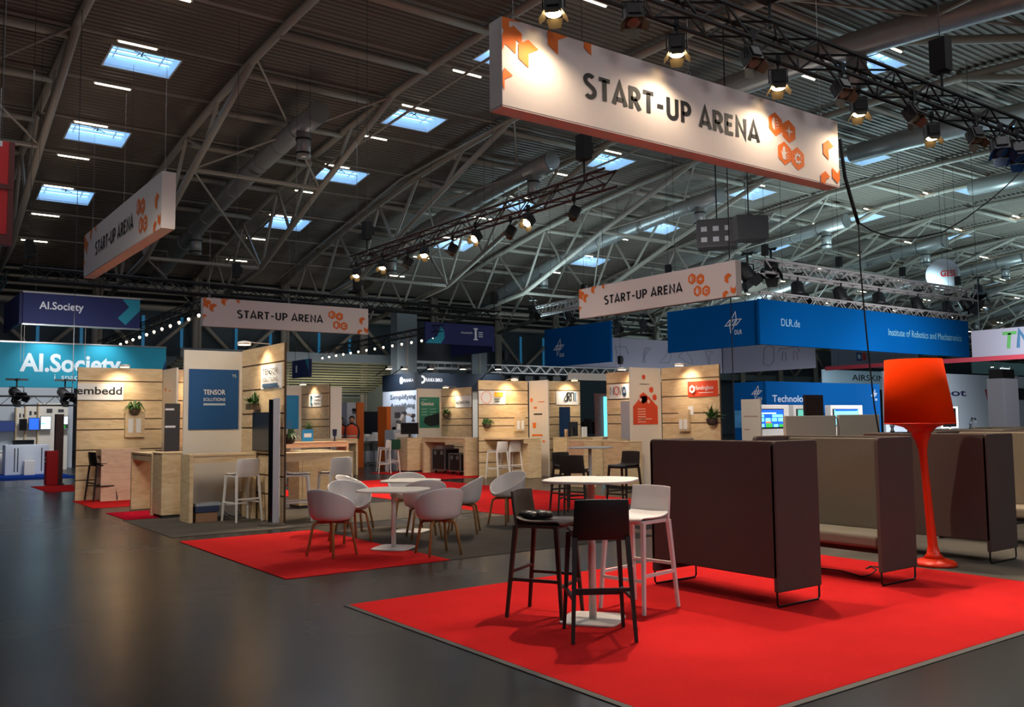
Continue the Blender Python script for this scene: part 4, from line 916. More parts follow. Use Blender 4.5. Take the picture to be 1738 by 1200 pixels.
hd = thing('handheld_device', 'dark green device on a stem on the counter by the wheel.me wall', 'device', (16.0, 23.1, 1.09)); m = MB(); m.lathe([(.05, 0), (.012, .015), (.012, .2)], n=10); m.box((-.1, -.02, .2), (.1, .02, .26)); m.build('body', mat('dark green plastic', (30, 60, 50), .4), hd)

# sunburst booth (orange lit)
H = 2.70; yb = 20.75; c = (15.77, yb, 0); e = thing('booth_wall', 'orange lit plank wall with the sunburst logo sign and a white printed return', 'partition wall', c)
x0 = at_y(812, 645, yb).x; wood_wall(e, c, 'y', yb, x0, 15.70, H, -1)
panel(e, c, 'x', 15.72, 19.85, 20.72, 0, H, WHITEP)
q0, q1 = at_y(813, 663, yb-.02), at_y(858, 686, yb-.02); panel(e, c, 'y', yb-.02, q0.x, q1.x, q1.z, q0.z, PAPER, 'name_sign', .02)
cx_ = q0.x+.25*(q1.x-q0.x); zc = (q0.z+q1.z)/2
flat_poly(e, c, 'y', yb-.042, [[(cx_+.15*cos(a)-.02*sin(a), zc+.15*sin(a)+.02*cos(a)), (cx_+.20*cos(a), zc+.20*sin(a)), (cx_+.15*cos(a)+.02*sin(a), zc+.15*sin(a)-.02*cos(a))] for a in [2*pi*k/16 for k in range(16)]], INKO, 'sunburst_print')
flat_poly(e, c, 'y', yb-.042, [rect(cx_+.27, q1.x-.1, zc+.02, zc+.15)], mat('amber print', (250, 170, 60), .7), 'amber_block')
flat_poly(e, c, 'y', yb-.042, [rect(cx_+.27, q1.x-.2, zc-.06, zc-.02), rect(cx_+.27, q1.x-.22, zc-.13, zc-.09)], mat('grey ink', (90, 100, 100), .6), 'lettering')
flat_poly(e, c, 'x', 15.715, [rect(20.65, 20.55, 2.1, 2.2), rect(20.5, 20.35, 1.9, 1.95), rect(20.3, 20.0, 2.08, 2.1), rect(20.55, 20.4, 1.35, 1.5), rect(20.6, 20.1, 1.12, 1.17), rect(20.1, 20.0, .95, 1.0)], INKO, 'orange_print')
flat_poly(e, c, 'x', 15.715, [rect(20.5, 20.1, 1.72, 1.76)], INK, 'caption')
wall_spot('disc lamp glowing orange over the sunburst sign', 14.95, yb, H, 0, -1, 62, WARM)
pp = at_y(827, 722, yb-.12); plant('trailing plant on the orange lit plank wall', (pp.x, yb-.13, pp.z+.05), .2, 1.0, 34, 1.0, 17)
b = thing('brochure_holder', 'plywood brochure holder on the orange lit plank wall', 'brochure holder', (at_y(873, 730, yb).x, yb-.09, at_y(873, 732, yb).z)); m = MB(); m.box((0, 0, 0), (.32, .08, .5)); m.build('holder', WOOD, b); m = MB(); m.box((.03, -.012, .05), (.12, -.004, .3)); m.box((.18, -.012, .05), (.27, -.004, .3)); m.build('brochure', PAPER, b)
counter('plywood counter with a wide end panel in front of the orange lit wall', 14.15, 19.45, 15.15, 20.72, 1.08, 'xr', leg_t=.42)
white_stool('white bar stool under the counter before the orange lit wall, left of two', (14.0, 19.9, .011), .15)
white_stool('white bar stool squeezed beside the counter end panel before the orange lit wall', (14.48, 19.95, .011), .05)
# ARTI
c = (17.0, yb, 0); e = thing('booth_wall', 'plank wall with the ARTI name sign', 'partition wall', c)
wood_wall(e, c, 'y', yb, 15.82, 17.68, 2.72, -1)
q0, q1 = at_y(944, 664, yb-.02), at_y(983, 687, yb-.02); panel(e, c, 'y', yb-.02, q0.x, q1.x-.02, q1.z, q0.z, PAPER, 'name_sign', .02)
f, U, V = frame_of(c, 'y', yb-.042); mb = MB()
LL = [[(0, 0), (.5, 1), (.5, 0), (.12, 0)], [(.62, 0), (.62, 1), (.95, 1), (.95, .55), (.7, .5), (1.0, 0)], [(1.15, 0), (1.15, 1), (1.55, 1)], [(1.55, 1), (1.55, 0)]]
strokes(mb, LL, f(q0.x+.28, q1.z+.12), U, V, .24, .035, .002); mb.build('lettering', INK, e)
mb = MB(); strokes(mb, [[(1.8, 0), (1.8, 1)]], f(q0.x+.28, q1.z+.12), U, V, .24, .035, .002); mb.build('blue_letter', SKYB, e)
wall_spot('disc lamp over the ARTI name sign', 17.15, yb, 2.72, 0, -1, 40)
cb = cabinet('plywood cabinet under the ARTI sign', 15.85, 19.2, 16.75, 19.8, 1.08)
ru = thing('roll_up_banner', 'narrow dark blue roll-up banner in front of the ARTI wall', 'display board', (at_y(959, 740, 20.4).x, 20.4, 0)); m = MB(); m.box((-.2, -.01, .03), (.2, .01, 1.95)); m.build('banner_cloth', mat('petrol print', (22, 54, 92), .6, noise=.4, nscale=3), ru); m = MB(); m.box((-.22, -.06, 0), (.22, .06, .05)); m.build('foot', ALU, ru)
sc_ = thing('monitor', 'dark monitor on the cabinet under the ARTI sign', 'monitor', (16.35, 19.5, 1.09), .3); m = MB(); m.box((-.2, -.02, .02), (.2, .02, .42)); m.build('casing', BLACK, sc_); m = MB(); m.box((-.18, -.024, .04), (.18, -.021, .4)); m.build('screen', SCR, sc_)
m = MB(); m.box((-.08, -.03, 0), (.08, .03, .28)); o = tag(m.build('picture_card', PAPER), 'white card leaning on the monitor under the ARTI sign', 'card'); o.location = (16.62, 19.35, 1.09)
m = MB(); m.lathe([(.05, 0), (.05, .2), (.045, .22)], n=12); o = tag(m.build('paper_cup', mat('kraft paper', (196, 160, 120), .7), smooth=True), 'tall paper cup at the left end of the cabinet under the ARTI sign', 'cup'); o.location = (16.0, 19.4, 1.09)
counter('plywood shelf counter right of the ARTI cabinet', 16.8, 18.8, 18.3, 19.3, 1.08)
# NOVO + FundingBox cross
H = 2.79; c = (15.7, 15.42, 0); e = thing('booth_wall', 'plank wall with the red orange fundingbox sign and a red hexagon poster', 'partition wall', c)
x0 = at_y(1069, 624, 15.4).x; panel(e, c, 'y', 15.4, x0, 15.68, 0, H, WHITEP)
wood_wall(e, c, 'x', 15.7, 13.60, 15.4, H, -1)
wood_wall(e, c, 'x', 15.68, 15.46, 17.35, H-.02, -1)
q0, q1 = at_y(1075, 690, 15.38), at_y(1118, 720, 15.38); x0p, x1p = q0.x, q1.x-.01
flat_poly(e, c, 'y', 15.395, [[(x0p, q1.z), (x1p, q1.z), (x1p, q0.z+.0), (x0p+.62*(x1p-x0p), q0.z+.25), (x0p+.35*(x1p-x0p), q0.z+.25), (x0p, q0.z+.0)]]+[hexp(x0p+.42*(x1p-x0p), q0.z+.20, .14), hexp(x0p+.75*(x1p-x0p), q0.z+.40, .075), hexp(x0p+.88*(x1p-x0p), q0.z+.22, .08), hexp(x0p+.45*(x1p-x0p), q0.z+.70, .06)], REDPR, 'poster_print')
flat_poly(e, c, 'y', 15.392, [hexp(x0p+.30*(x1p-x0p), q0.z+.16, .05), hexp(x0p+.63*(x1p-x0p), q0.z+.12, .05)]+[rect(x0p+.18*(x1p-x0p), x0p+.5*(x1p-x0p), q0.z-z-.02, q0.z-z) for z in (.05, .11, .17, .23, .29, .35)]+[rect(x0p+.25*(x1p-x0p), x0p+.75*(x1p-x0p), q1.z+.12, q1.z+.14)], mat('pale rose print', (240, 190, 170), .7), 'caption')
label_text(e, c, 'y', 15.395, x0p+.28*(x1p-x0p), q0.z+.52, 'fundingbox', .04, INK, .33)
q0, q1 = at_x(1167, 648, 15.68), at_x(1218, 672, 15.68); panel(e, c, 'x', 15.68, q1.y, q0.y, q1.z, q0.z, REDPR, 'name_sign', .02)
label_text(e, c, 'x', 15.656, q0.y-.27, (q0.z+q1.z)/2-.02, 'fundingbox', .10, INKW, q0.y-q1.y-.36, .008); flat_poly(e, c, 'x', 15.655, [hexp(q0.y-.16, (q0.z+q1.z)/2, .10)], INKW, 'hexagon_logo'); flat_poly(e, c, 'x', 15.652, [hexp(q0.y-.16, (q0.z+q1.z)/2, .045)], REDPR, 'hexagon_centre'); flat_poly(e, c, 'x', 15.655, [rect(q0.y-.36, q1.y+.1, q1.z+.08, q1.z+.095)], INKW, 'caption_line')
q0, q1 = at_x(1034, 653, 15.66), at_x(1067, 676, 15.66); panel(e, c, 'x', 15.66, q1.y, q0.y, q1.z, q0.z, PAPER, 'white_name_sign', .02)
f, U, V = frame_of(c, 'x', 15.637); SW = q0.y-q1.y; o_ = f(q0.y-.08*SW, q1.z+.10); Uk = U*(.60*SW/(1.95*.2)); mb = MB(); strokes(mb, [[(0, 0), (0, 1), (.6, 0), (.6, 1)]], o_, Uk, V, .20, .022, .002); strokes(mb, [[(1.50, 1), (1.72, 0), (1.95, 1)]], o_, Uk, V, .20, .022, .002); mb.build('lettering', INK, e)
mb = MB(); strokes(mb, [arc(1.08, .5, .36, .5, 0, 360, 24)], o_, Uk, V, .20, .022, .002); mb.build('red_letter', REDM, e)
flat_poly(e, c, 'x', 15.635, [circ(q1.y+.19*SW, (q0.z+q1.z)/2, .11*SW, rz=.12)], mat('petrol ink', (20, 60, 100), .6), 'round_logo'); label_text(e, c, 'x', 15.632, q1.y+.25*SW, (q0.z+q1.z)/2-.05, 'AI', .11, INKW, .13*SW, .01, 'logo_letters')
flat_poly(e, c, 'x', 15.695, [rect(14.55, 14.38, 1.66, 1.86)], PAPER, 'paper_notice')
wall_spot('disc lamp over the fundingbox sign', 15.7, 14.45, H, -1, 0, 45)
wall_spot('disc lamp over the NOVO AI sign', 15.68, 16.35, H, -1, 0, 45)
pp = at_x(1209, 710, 15.6); plant('plant in a round dark pot at the end of the fundingbox plank wall', (15.58, pp.y, pp.z), .25, 1.2, 36, .2, 21, m_pot=mat('dark basket', (70, 54, 44), .9))
b = thing('brochure_holder', 'plywood brochure holder on the fundingbox plank wall', 'brochure holder', (15.60, at_x(1152, 732, 15.6).y, at_x(1152, 732, 15.6).z)); m = MB(); m.box((0, -.3, 0), (.08, 0, .5)); m.build('holder', WOOD, b); m = MB(); m.box((-.012, -.13, .05), (-.004, -.03, .28)); m.box((-.012, -.27, .05), (-.004, -.17, .28)); m.build('brochure', PAPER, b)
counter('plywood counter with dark red underside below the NOVO AI sign', 13.6, 15.85, 15.1, 16.4, 1.08, 'x', leg_t=.35)
cabinet('plywood cabinet left of the fundingbox poster', 14.15, 15.0, 14.62, 15.8, 1.06)
du = thing('folding_display', 'tall pale grey folding panel in front of the NOVO AI wall', 'display board', (15.35, 16.1, 0), 0); m = MB(); m.box((-.03, -.32, .02), (0, 0, 2.05)); m.box((-.03, 0.01, .02), (0, .34, 2.02)); m.build('panel', GREYP, du); m = MB(); m.box((-.12, -.3, 0), (.1, -.26, .02)); m.box((-.12, .28, 0), (.1, .32, .02)); m.build('foot', ALU, du)
wp = thing('display_wall', 'pale panel with small red sketches right of the fundingbox wall', 'display board', (16.6, 13.62, 0)); m = MB(); m.box((0, -.42, 0), (.05, .12, 2.0)); m.build('panel', WHITEP, wp); m = MB(); m.box((-.006, -.35, 1.6), (-.001, .05, 1.62)); m.box((-.006, -.1, 1.3), (-.001, .05, 1.32)); m.build('sketch_lines', mat('faint red', (190, 140, 140), .7), wp)
# dark wall with cyan light between ARTI and NOVO
dw = thing('dark_backdrop', 'dark teal backdrop wall between the ARTI and NOVO AI booths', 'partition wall', (21.5, 24.0, 0)); m = MB(); m.box((-1.5, 0, 0), (3.4, .1, 2.95)); m.build('wall_panel', mat('dark teal paint', (24, 44, 54), .6), dw); m = MB(); m.box((-1.5, -.01, 2.95), (3.4, .12, 3.2)); m.build('top_rail', WHITEM, dw)
lt = thing('light_column', 'upright cyan light tube beside the NOVO AI wall', 'light', (19.3, 21.6, 0)); q = at_y(1029, 735, 21.6); lt.location = (q.x, 21.6, 0); m = MB(); m.box((-.05, -.05, .6), (.05, .05, 2.3)); m.build('tube', CYTUBE, lt); m = MB(); m.box((-.4, .06, 0), (.12, .1, 2.4)); m.build('back_panel', mat('copper print', (120, 80, 70), .5, noise=.4), lt); m = MB(); m.box((-.07, -.07, 0), (.07, .07, .6)); m.build('base', DARKG, lt)
for i, (px, py) in enumerate(((985, 735), (1002, 735))):
    q = at_y(px, py, 22.5); t = thing('display_cube', ('dark machine on a stand left of the cyan light tube', 'dark machine with a white cap nearest the cyan light tube')[i], 'machine', (q.x, 22.5, 0)); m = MB(); m.box((-.22, -.2, 0), (.22, .2, 1.1)); m.build('pedestal', mat('slate panel', (44, 62, 76), .6), t); m = MB(); m.box((-.16, -.14, 1.1), (-.04, .14, 1.6)); m.box((.06, -.14, 1.1), (.14, .14, 1.5)); m.build('machine_head', BLACK, t)
# ================================================================== SIGNS OF OTHER STANDS
def slab(name, label, cat, axis, k0, pa, pb, m, th=.12, group=None, cables=True, zs=None):
    """hanging fabric sign: pa = (px,py) of its upper left corner, pb = lower right corner on the plane axis=k0"""
    g = at_x if axis == 'x' else at_y; A = g(pa[0], pa[1], k0); B = g(pb[0], pb[1], k0)
    z1, z0 = (A.z, B.z) if zs is None else zs
    a = A.y if axis == 'x' else A.x; b = B.y if axis == 'x' else B.x
    c = (k0, (a+b)/2, z0) if axis == 'x' else ((a+b)/2, k0, z0); e = thing(name, label, cat, c, 0, group)
    lo, hi = min(a, b), max(a, b); mb = MB()
    if axis == 'x': mb.box((0, lo-c[1], 0), (th, hi-c[1], z1-z0))
    else: mb.box((lo-c[0], 0, 0), (hi-c[0], th, z1-z0))
    mb.build('sign_cloth', m, e)
    if cables:
        mb = MB()
        for p in (lo+.1*(hi-lo), hi-.1*(hi-lo)):
            q = Vector((k0+th/2-c[0], p-c[1], z1-z0)) if axis == 'x' else Vector((p-c[0], k0+th/2-c[1], z1-z0))
            yy = (c[1]+q.y); mb.tube([q, q+Vector((0, 0, F(yy)-.2-z1))], .008, 4)
        mb.build('suspension_cable', DARKG, e)
    return e, c, a, b, z0, z1
PINKW = INKW
# navy AI.Society cube and teal AI.Society wall
e, c, a, b, z0, z1 = slab('hanging_sign', 'navy AI.Society sign with a teal arrow, hanging at the left', 'sign', 'y', 35.0, (40, 496), (237, 558), NAVY)
label_text(e, c, 'y', 35.0, a+.13*(b-a), z0+.50*(z1-z0), 'AI.Society', .25*(z1-z0), INKW, .37*(b-a), .015)
Lw, Hh = b-a, z1-z0
flat_poly(e, c, 'y', 35.0, [[(a+.84*Lw, z1-.02), (b-.005, z1-.02), (b-.005, z0+.62*Hh), (a+.87*Lw, z0+.10*Hh), (a+.80*Lw, z0+.33*Hh), (a+.90*Lw, z0+.72*Hh)]], TEALA, 'arrow_print')
mb = MB(); mb.box((a-c[0]-.02, -.02, Hh), (b-c[0]+.02, .12, Hh+.05)); mb.box((a-c[0]-.02, -.02, -.05), (b-c[0]+.02, .12, 0)); mb.build('frame_tube', ALU, e)
mb = MB(); mb.box((a-c[0]-.1, .13, 0), (a-c[0], 4.2, Hh)); sp = mb.build('side_cloth', mat('deep indigo cloth', (26, 26, 74), .7), e)
for u in (.03, .0, .38, .48): pass
mb = MB()
for u in (-.02, .005, .41, .51): mb.tube([(a-c[0]+u*Lw+.05, .05, -.05), (a-c[0]+u*Lw+.05, .05, -1.35)], .008, 5)
mb.build('hanger_rod', STEEL, e)
e, c, a, b, z0, z1 = slab('fascia_sign', 'wide teal AI.Society fascia behind the embedd wall, at the left edge', 'sign', 'y', 37.5, (-60, 578), (281, 661), TEAL, cables=False)
p = at_y(33, 628, 37.5); q = at_y(205, 628, 37.5)
label_text(e, c, 'y', 37.5, p.x, p.z-.02, 'AI.Society', .66, INKW, q.x-p.x, .03); p = at_y(92, 643, 37.5); label_text(e, c, 'y', 37.5, p.x, p.z-.02, 'i_space', .22, INKW, .98)
p0, p1 = at_y(265, 626, 37.49), at_y(281, 590, 37.49)
flat_poly(e, c, 'y', 37.5, [[(p0.x, z0+.02), (b-.01, z0+.02), (b-.01, z1-.5)]], NAVY, 'corner_print')
mb = MB(); mb.box((a-c[0], -.03, z1-z0), (b-c[0], .1, z1-z0+.05)); mb.build('light_edge', ALU, e)
mb = MB(); mb.box((b-c[0]-.25, 0.1, -z0), (b-c[0]-.1, .3, .1)); mb.box((a-c[0], .1, -z0), (a-c[0]+.2, .3, .1)); mb.build('support_post', WHITEM, e)
for x in (a+2.6, b-2.4): lamp_obj('SPOT', (x, 36.6, z1+.6), 160, (.75, .95, 1), (x, 37.5, z0+.3), .05, 100, .9)
# navy signs near the centre
e, c, a, b, z0, z1 = slab('hanging_sign', 'navy sign with a white letter I and teal swirl near the centre of the hall', 'sign', 'y', 36.5, (722, 546), (836, 588), NAVY)
Lw, Hh = b-a, z1-z0; cx_ = a+.74*Lw
flat_poly(e, c, 'y', 36.5, [rect(cx_-.13, cx_+.13, z0+.78*Hh, z0+.84*Hh), rect(cx_-.13, cx_+.13, z0+.26*Hh, z0+.32*Hh), rect(cx_-.06, cx_+.06, z0+.3*Hh, z0+.8*Hh)], INKW, 'letter_print')
label_text(e, c, 'y', 36.5, a+.52*Lw, z0+.55*Hh, 'munich', .12, INKW, .17*Lw)
flat_poly(e, c, 'y', 36.5, [rect(cx_+.17, cx_+.42, z0+f_*Hh, z0+(f_+.04)*Hh) for f_ in (.62, .52, .42)], INKW, 'caption')
flat_poly(e, c, 'y', 36.5, [[(a, z0+.02), (a+.22*Lw, z0+.02), (a+.275*Lw, z0+.3*Hh), (a+.27*Lw, z0+.6*Hh), (a+.22*Lw, z0+.85*Hh), (a+.19*Lw, z0+.6*Hh), (a+.17*Lw, z0+.35*Hh), (a+.06*Lw, z0+.2*Hh)]], TEALA, 'swirl_print')
e, c, a, b, z0, z1 = slab('hanging_sign', 'navy sign side with a teal dot, seen below the one with the letter I', 'sign', 'x', at_y(836, 590, 36.6).x+.02, (765, 552), (836, 592), NAVY, cables=False, zs=(z1-.02, z0-.25))
e, c, a, b, z0, z1 = slab('hanging_sign', 'small navy hanging sign just right of the TENSOR SOLUTIONS wall', 'sign', 'x', 13.5, (496, 613), (524, 639), NAVY)
flat_poly(e, c, 'x', 13.5, [rect(a-.35, a-.5, z0+.2, z1-.2)], INKW, 'letter_print'); flat_poly(e, c, 'x', 13.5, [[(b+.35, z1), (b, z1), (b, z1-.45)]], TEALA, 'corner_print')
# red sign upper left
e, c, a, b, z0, z1 = slab('hanging_sign', 'red hanging sign cut by the upper left picture edge', 'sign', 'y', 20.0, (-110, 222), (11, 398), REDM)
mb = MB(); mb.box((b-c[0], -.02, -.2), (b-c[0]+.1, .14, z1-z0)); mb.box((a-c[0], -.03, -.22), (b-c[0]+.1, .14, -.02)); mb.box((a-c[0], -.03, .9), (b-c[0]+.1, -.005, 1.0)); mb.build('frame_tube', mat('maroon paint', (96, 30, 26), .5), e)
mb = MB(); mb.box((b-c[0]-.32, -.01, 1.75), (b-c[0]-.12, -.002, 1.86)); mb.build('lettering', INKW, e)
# ------------------------------------------------------------------ DLR signs
def dlr_logo(e, c, axis, k0, p, z, s, with_txt=True):
    f, U, V = frame_of(c, axis, k0); mb = MB()
    L_ = [[(0, .36), (.30, .62), (1.0, .62), (.70, .36), (0, .36)], [(.23, .36), (.38, .62), (.66, 1.0), (.70, .62), (.47, .36)], [(.30, .36), (.34, 0), (.76, .62)], [(.53, .62), (.30, .36)]]
    strokes(mb, L_, f(p, z), U, V, s, s*.05, .004)
    if with_txt: put_text(mb, 'DLR', f(p, z)+U*(s*.58)-V*(s*.10), U, V, s*.22, s*.45, .01, .004)
    mb.build('logo_print', INKW, e)
X1_, Y1_ = 29.5, 23.3
e, c, a, b, z0, z1 = slab('hanging_sign', 'royal blue DLR sign face turned to the left, beside the DLR.de face', 'sign', 'x', X1_, (1132, 530), (1288, 585), DLRB)
dlr_logo(e, c, 'x', X1_, at_x(1231, 566, X1_).y, at_x(1231, 566, X1_).z, .86)
e, c, a, b, z0, z1 = slab('hanging_sign', 'long royal blue DLR.de sign face reading Institute of Robotics and Mechatronics', 'sign', 'y', Y1_-.1, (1288, 506), (1646, 609), DLRB, zs=(z1, z0))
p = at_y(1326, 553, Y1_-.1); label_text(e, c, 'y', Y1_-.1, p.x, p.z, 'DLR.de', .32, mat('pale blue ink', (150, 180, 200), .7), 1.25)
p = at_y(1508, 568, Y1_-.1); q = at_y(1632, 578, Y1_-.1); label_text(e, c, 'y', Y1_-.1, p.x, p.z-.03, 'Institute of Robotics and Mechatronics', .34, mat('pale aqua ink', (120, 170, 180), .7), q.x-p.x)
e, c, a, b, z0, z1 = slab('hanging_sign', 'smaller royal blue DLR sign beyond the pinkish START-UP ARENA banner', 'sign', 'x', 31.0, (924, 560), (1037, 614), DLRB)
dlr_logo(e, c, 'x', 31.0, at_x(940, 604, 31.0).y, at_x(940, 604, 31.0).z, .88)
# pale sign with thin line drawings behind it
DR = mat('lilac grey cloth', (128, 126, 140), .8); DRI = mat('thin dark line ink', (84, 84, 98), .7)
e, c, a, b, z0, z1 = slab('hanging_sign', 'pale grey sign with thin line drawings behind the blue DLR signs, left section', 'sign', 'y', 40.0, (930, 566), (1226, 634), DR)
f, U, V = frame_of(c, 'y', 39.99); mb = MB(); rnd = random.Random(4)
for k_ in range(6):
    ox = a+(b-a)*(.25+.13*k_); oz = z0+.25*(z1-z0); strokes(mb, [[(rnd.uniform(-.5, .5)+.35*cos(t*1.05), .5+.5*sin(t*1.05)) for t in range(7)]], f(ox, oz), U, V, 1.0, .035, .01)
mb.build('line_drawing', DRI, e)
xr = b
e, c, a, b, z0, z1 = slab('hanging_sign', 'pale grey sign with a drawn block and animal under the blue DLR.de sign', 'sign', 'x', xr+.15, (1226, 580), (1383, 631), DR, zs=(z1, z0))
f, U, V = frame_of(c, 'x', xr+.14); mb = MB(); p = at_x(1296, 622, xr+.14)
strokes(mb, [[(0, .2), (.1, 1.2), (.5, 1.5), (.95, 1.3), (.9, .3), (.5, 0), (0, .2)], [(1.3, .9), (1.5, 1.2), (1.9, 1.1), (2.4, 1.2), (2.9, 1.2), (3.1, .8)], [(1.7, 1.0), (1.6, .3)], [(1.9, .9), (1.95, .25)], [(2.6, .95), (2.55, .3)], [(2.8, .9), (2.9, .3)]], f(p.y, p.z), U, V, .9, .04, .01); mb.build('line_drawing', DRI, e)
# DLR stand wall with screens
BLW = mat('royal blue wall', (0, 76, 138), .8, spec=.1)
e, c, a, b, z0, z1 = slab('stand_wall', 'royal blue stand wall reading Technology behind the cream screens', 'partition wall', 'y', 21.5, (1300, 646), (1497, 760), BLW, cables=False, zs=(at_y(1300, 647, 21.5).z, 0))
p = at_y(1311, 681, 21.5); q = at_y(1366, 681, 21.5); label_text(e, c, 'y', 21.5, p.x, p.z-.02, 'Technology', .26, mat('pale lettering', (190, 200, 214), .7), (q.x-p.x)*1.17, .012)
dlr_logo(e, c, 'y', 21.5, at_y(1275+2, 676, 21.5).x, at_y(1275, 676, 21.5).z, .0001, False)
dlr_logo(e, c, 'y', 21.5, at_y(1479, 678, 21.5).x, at_y(1479, 678, 21.5).z, .42)
e2, c2, a2, b2_, z02, z12 = slab('stand_wall', 'royal blue stand wall with DLR logo and photo print beside the fundingbox wall', 'partition wall', 'x', a, (1243, 650), (1300, 760), BLW, cables=False, zs=(z1, 0))
dlr_logo(e2, c2, 'x', a, at_x(1276, 677, a).y, at_x(1276, 677, a).z, .48)
p0, p1 = at_x(1245, 697, a), at_x(1281, 726, a)
flat_poly(e2, c2, 'x', a, [rect(p0.y, p1.y, p1.z, p0.z)], mat('photo print of sky and machines', (70, 140, 200), .5, noise=.95, nscale=2.2), 'photo_print')
def screen_stand(label, px0, px1, py0, py1, y, scr, prints=()):
    A, B = at_y(px0, py0, y), at_y(px1, py1, y); t = thing('screen_stand', label, 'screen', ((A.x+B.x)/2, y, 0)); w_ = (B.x-A.x)/2
    m = MB(); m.box((-w_-.12, 0, 0), (w_+.35, .25, A.z+.14)); m.build('cabinet_body', WHITEM, t, bevel=.01)
    m = MB(); m.box((-w_, -.05, B.z), (w_, 0, A.z)); s_ = m.build('screen_casing', BLACK, t)
    m = MB(); m.box((-w_+.03, -.056, B.z+.03), (w_-.03, -.051, A.z-.03)); m.build('lit_picture', scr, s_)
    for (u0, u1, v0, v1, mm) in prints:
        m = MB(); m.box((-w_+2*w_*u0, -.06, B.z+(A.z-B.z)*v0), (-w_+2*w_*u1, -.057, B.z+(A.z-B.z)*v1)); m.build('picture_tile', mm, s_)
    return t
G_ = emis('lit green tile', (60, 170, 70), 1.0); O_T = emis('lit orange tile', (230, 120, 60), 1.0)
screen_stand('screen showing a blue page of picture tiles, right of the photo print', 1283, 1329, 694, 726, 19.5, SCRB, [(.05+.24*i, .24+.24*i, .34, .52, SCRC) for i in range(4)]+[(.05, .24, .05, .22, SCRC), (.3, .55, .04, .25, G_), (.6, .76, .05, .2, SCRC), (.8, .97, .05, .2, G_), (.05, .7, .74, .80, SCRW), (.3, .5, .26, .34, O_T), (.05, .24, .56, .70, SCRC), (.55, .95, .56, .7, SCRC)])
screen_stand('screen with a green picture half hidden behind the dark framed panel', 1351, 1384, 694, 730, 19.8, emis('lit picture green', (90, 170, 150), 1.0))
screen_stand('screen showing a pale blue page beside the red lamp shade', 1413, 1456, 694, 722, 20.2, SCRC, [(.05, .95, .86, .97, SCRB), (.4, .6, .35, .6, SCRB)])
t = thing('info_board', 'dark brown framed panel standing over the cream screens', 'display panel', (at_y(1383, 700, 15.5).x, 15.5, 0)); m = MB(); A, B = at_y(1367, 670, 15.5), at_y(1399, 705, 15.5); w_ = (B.x-A.x)/2; m.box((-w_, 0, 0), (w_, .08, A.z)); m.build('panel', mat('dark brown lacquer', (58, 42, 38), .5), t, bevel=.01); m = MB(); m.box((-w_*.75, -.008, B.z-.1), (w_*.75, -.002, A.z-.08)); m.build('inset', mat('brown glass', (70, 54, 48), .2), t)
# cream screens with a hanging cord
for i, (pa, pb) in enumerate((((1333, 706), (1421, 760)), ((1424, 704), (1495, 760)))):
    y = 11.5; A, B = at_y(pa[0], pa[1], y), at_y(pb[0], pb[1], y); t = thing('room_divider', ('left cream divider screen behind the sofas', 'right cream divider screen behind the sofas, touching the red shade')[i], 'divider', ((A.x+B.x)/2, y, 0)); w_ = (B.x-A.x)/2
    m = MB(); m.box((-w_, 0, .1), (w_, .07, A.z)); m.build('upholstered_panel', DIVC, t, bevel=.015); m = MB(); m.box((-w_+.05, -.15, 0), (-w_+.1, .22, .1)); m.box((w_-.1, -.15, 0), (w_-.05, .22, .1)); m.build('foot', BLKM, t)
b = MB(); pts = [at_y(x, y, 11.46) for x, y in ((1417, 705), (1421, 712), (1424, 725), (1424, 745))]; pts.append(Vector((pts[-1].x, 11.46, .01))); b.tube(pts, .008, 5); tag(b.build('cable', mat('grey cable', (110, 105, 96), .6), smooth=True), 'grey cable hanging over the cream divider screens', 'cable')
# white and blue stands at the right
e, c, a, b, z0, z1 = slab('fascia_sign', 'pale blue AIRSKIN sign above the Technology wall', 'sign', 'y', 33.0, (1397, 627), (1632, 664), mat('pale blue acrylic', (196, 226, 240), .5), cables=True)
p = at_y(1446, 645, 33.0); q = at_y(1500, 645, 33.0); label_text(e, c, 'y', 33.0, p.x, p.z-.02, 'AIRSKIN', .38, INK, (q.x-p.x)*1.02, .012)
p = at_y(1597, 640, 33.0); label_text(e, c, 'y', 33.0, p.x, p.z-.05, 'KIN', .34, mat('grey blue ink', (120, 150, 164), .6), .55)
LB = mat('light grey blue wall', (196, 204, 214), .8)
e, c, a, b, z0, z1 = slab('stand_wall', 'light grey stand wall with dark blue letters bot, right of the red lamp', 'partition wall', 'y', 24.0, (1500, 634), (1790, 760), LB, cables=False, zs=(at_y(1600, 634, 24).z, 0))
p = at_y(1602, 671, 24.0); q = at_y(1640, 671, 24.0); label_text(e, c, 'y', 24.0, p.x-.1, p.z-.02, 'bot', .36, mat('dark indigo ink', (36, 32, 84), .7), q.x-p.x+.1, .02)
p = at_y(1676, 660, 24.0); q = at_y(1707, 678, 24.0)
flat_poly(e, c, 'y', 24.0, [[(p.x-.3, p.z-.05), (p.x+.7, p.z+.1), (p.x+.5, q.z-.0), (p.x-.1, q.z-.05)]], mat('raspberry print', (170, 44, 60), .7, noise=.6, nscale=2), 'picture_print')
flat_poly(e, c, 'y', 24.0, [rect(p.x+.7, b, q.z-.02, p.z+.08)], INK, 'black_bar'); label_text(e, c, 'y', 23.99, p.x+.95, p.z-.22, 'WE', .16, INKW, .5, .01)
label_text(e, c, 'y', 24.0, at_y(1602, 679, 24).x, at_y(1602, 679, 24).z-.02, 'KRING OLIRICH', .07, mat('faint ink', (100, 110, 124), .7), .7)
e, c, a, b, z0, z1 = slab('hanging_sign', 'white sign with green and blue letters TM above the bot stand', 'sign', 'x', 34.0, (1648, 562), (1790, 602), mat('lilac white cloth', (100, 96, 106), .8))
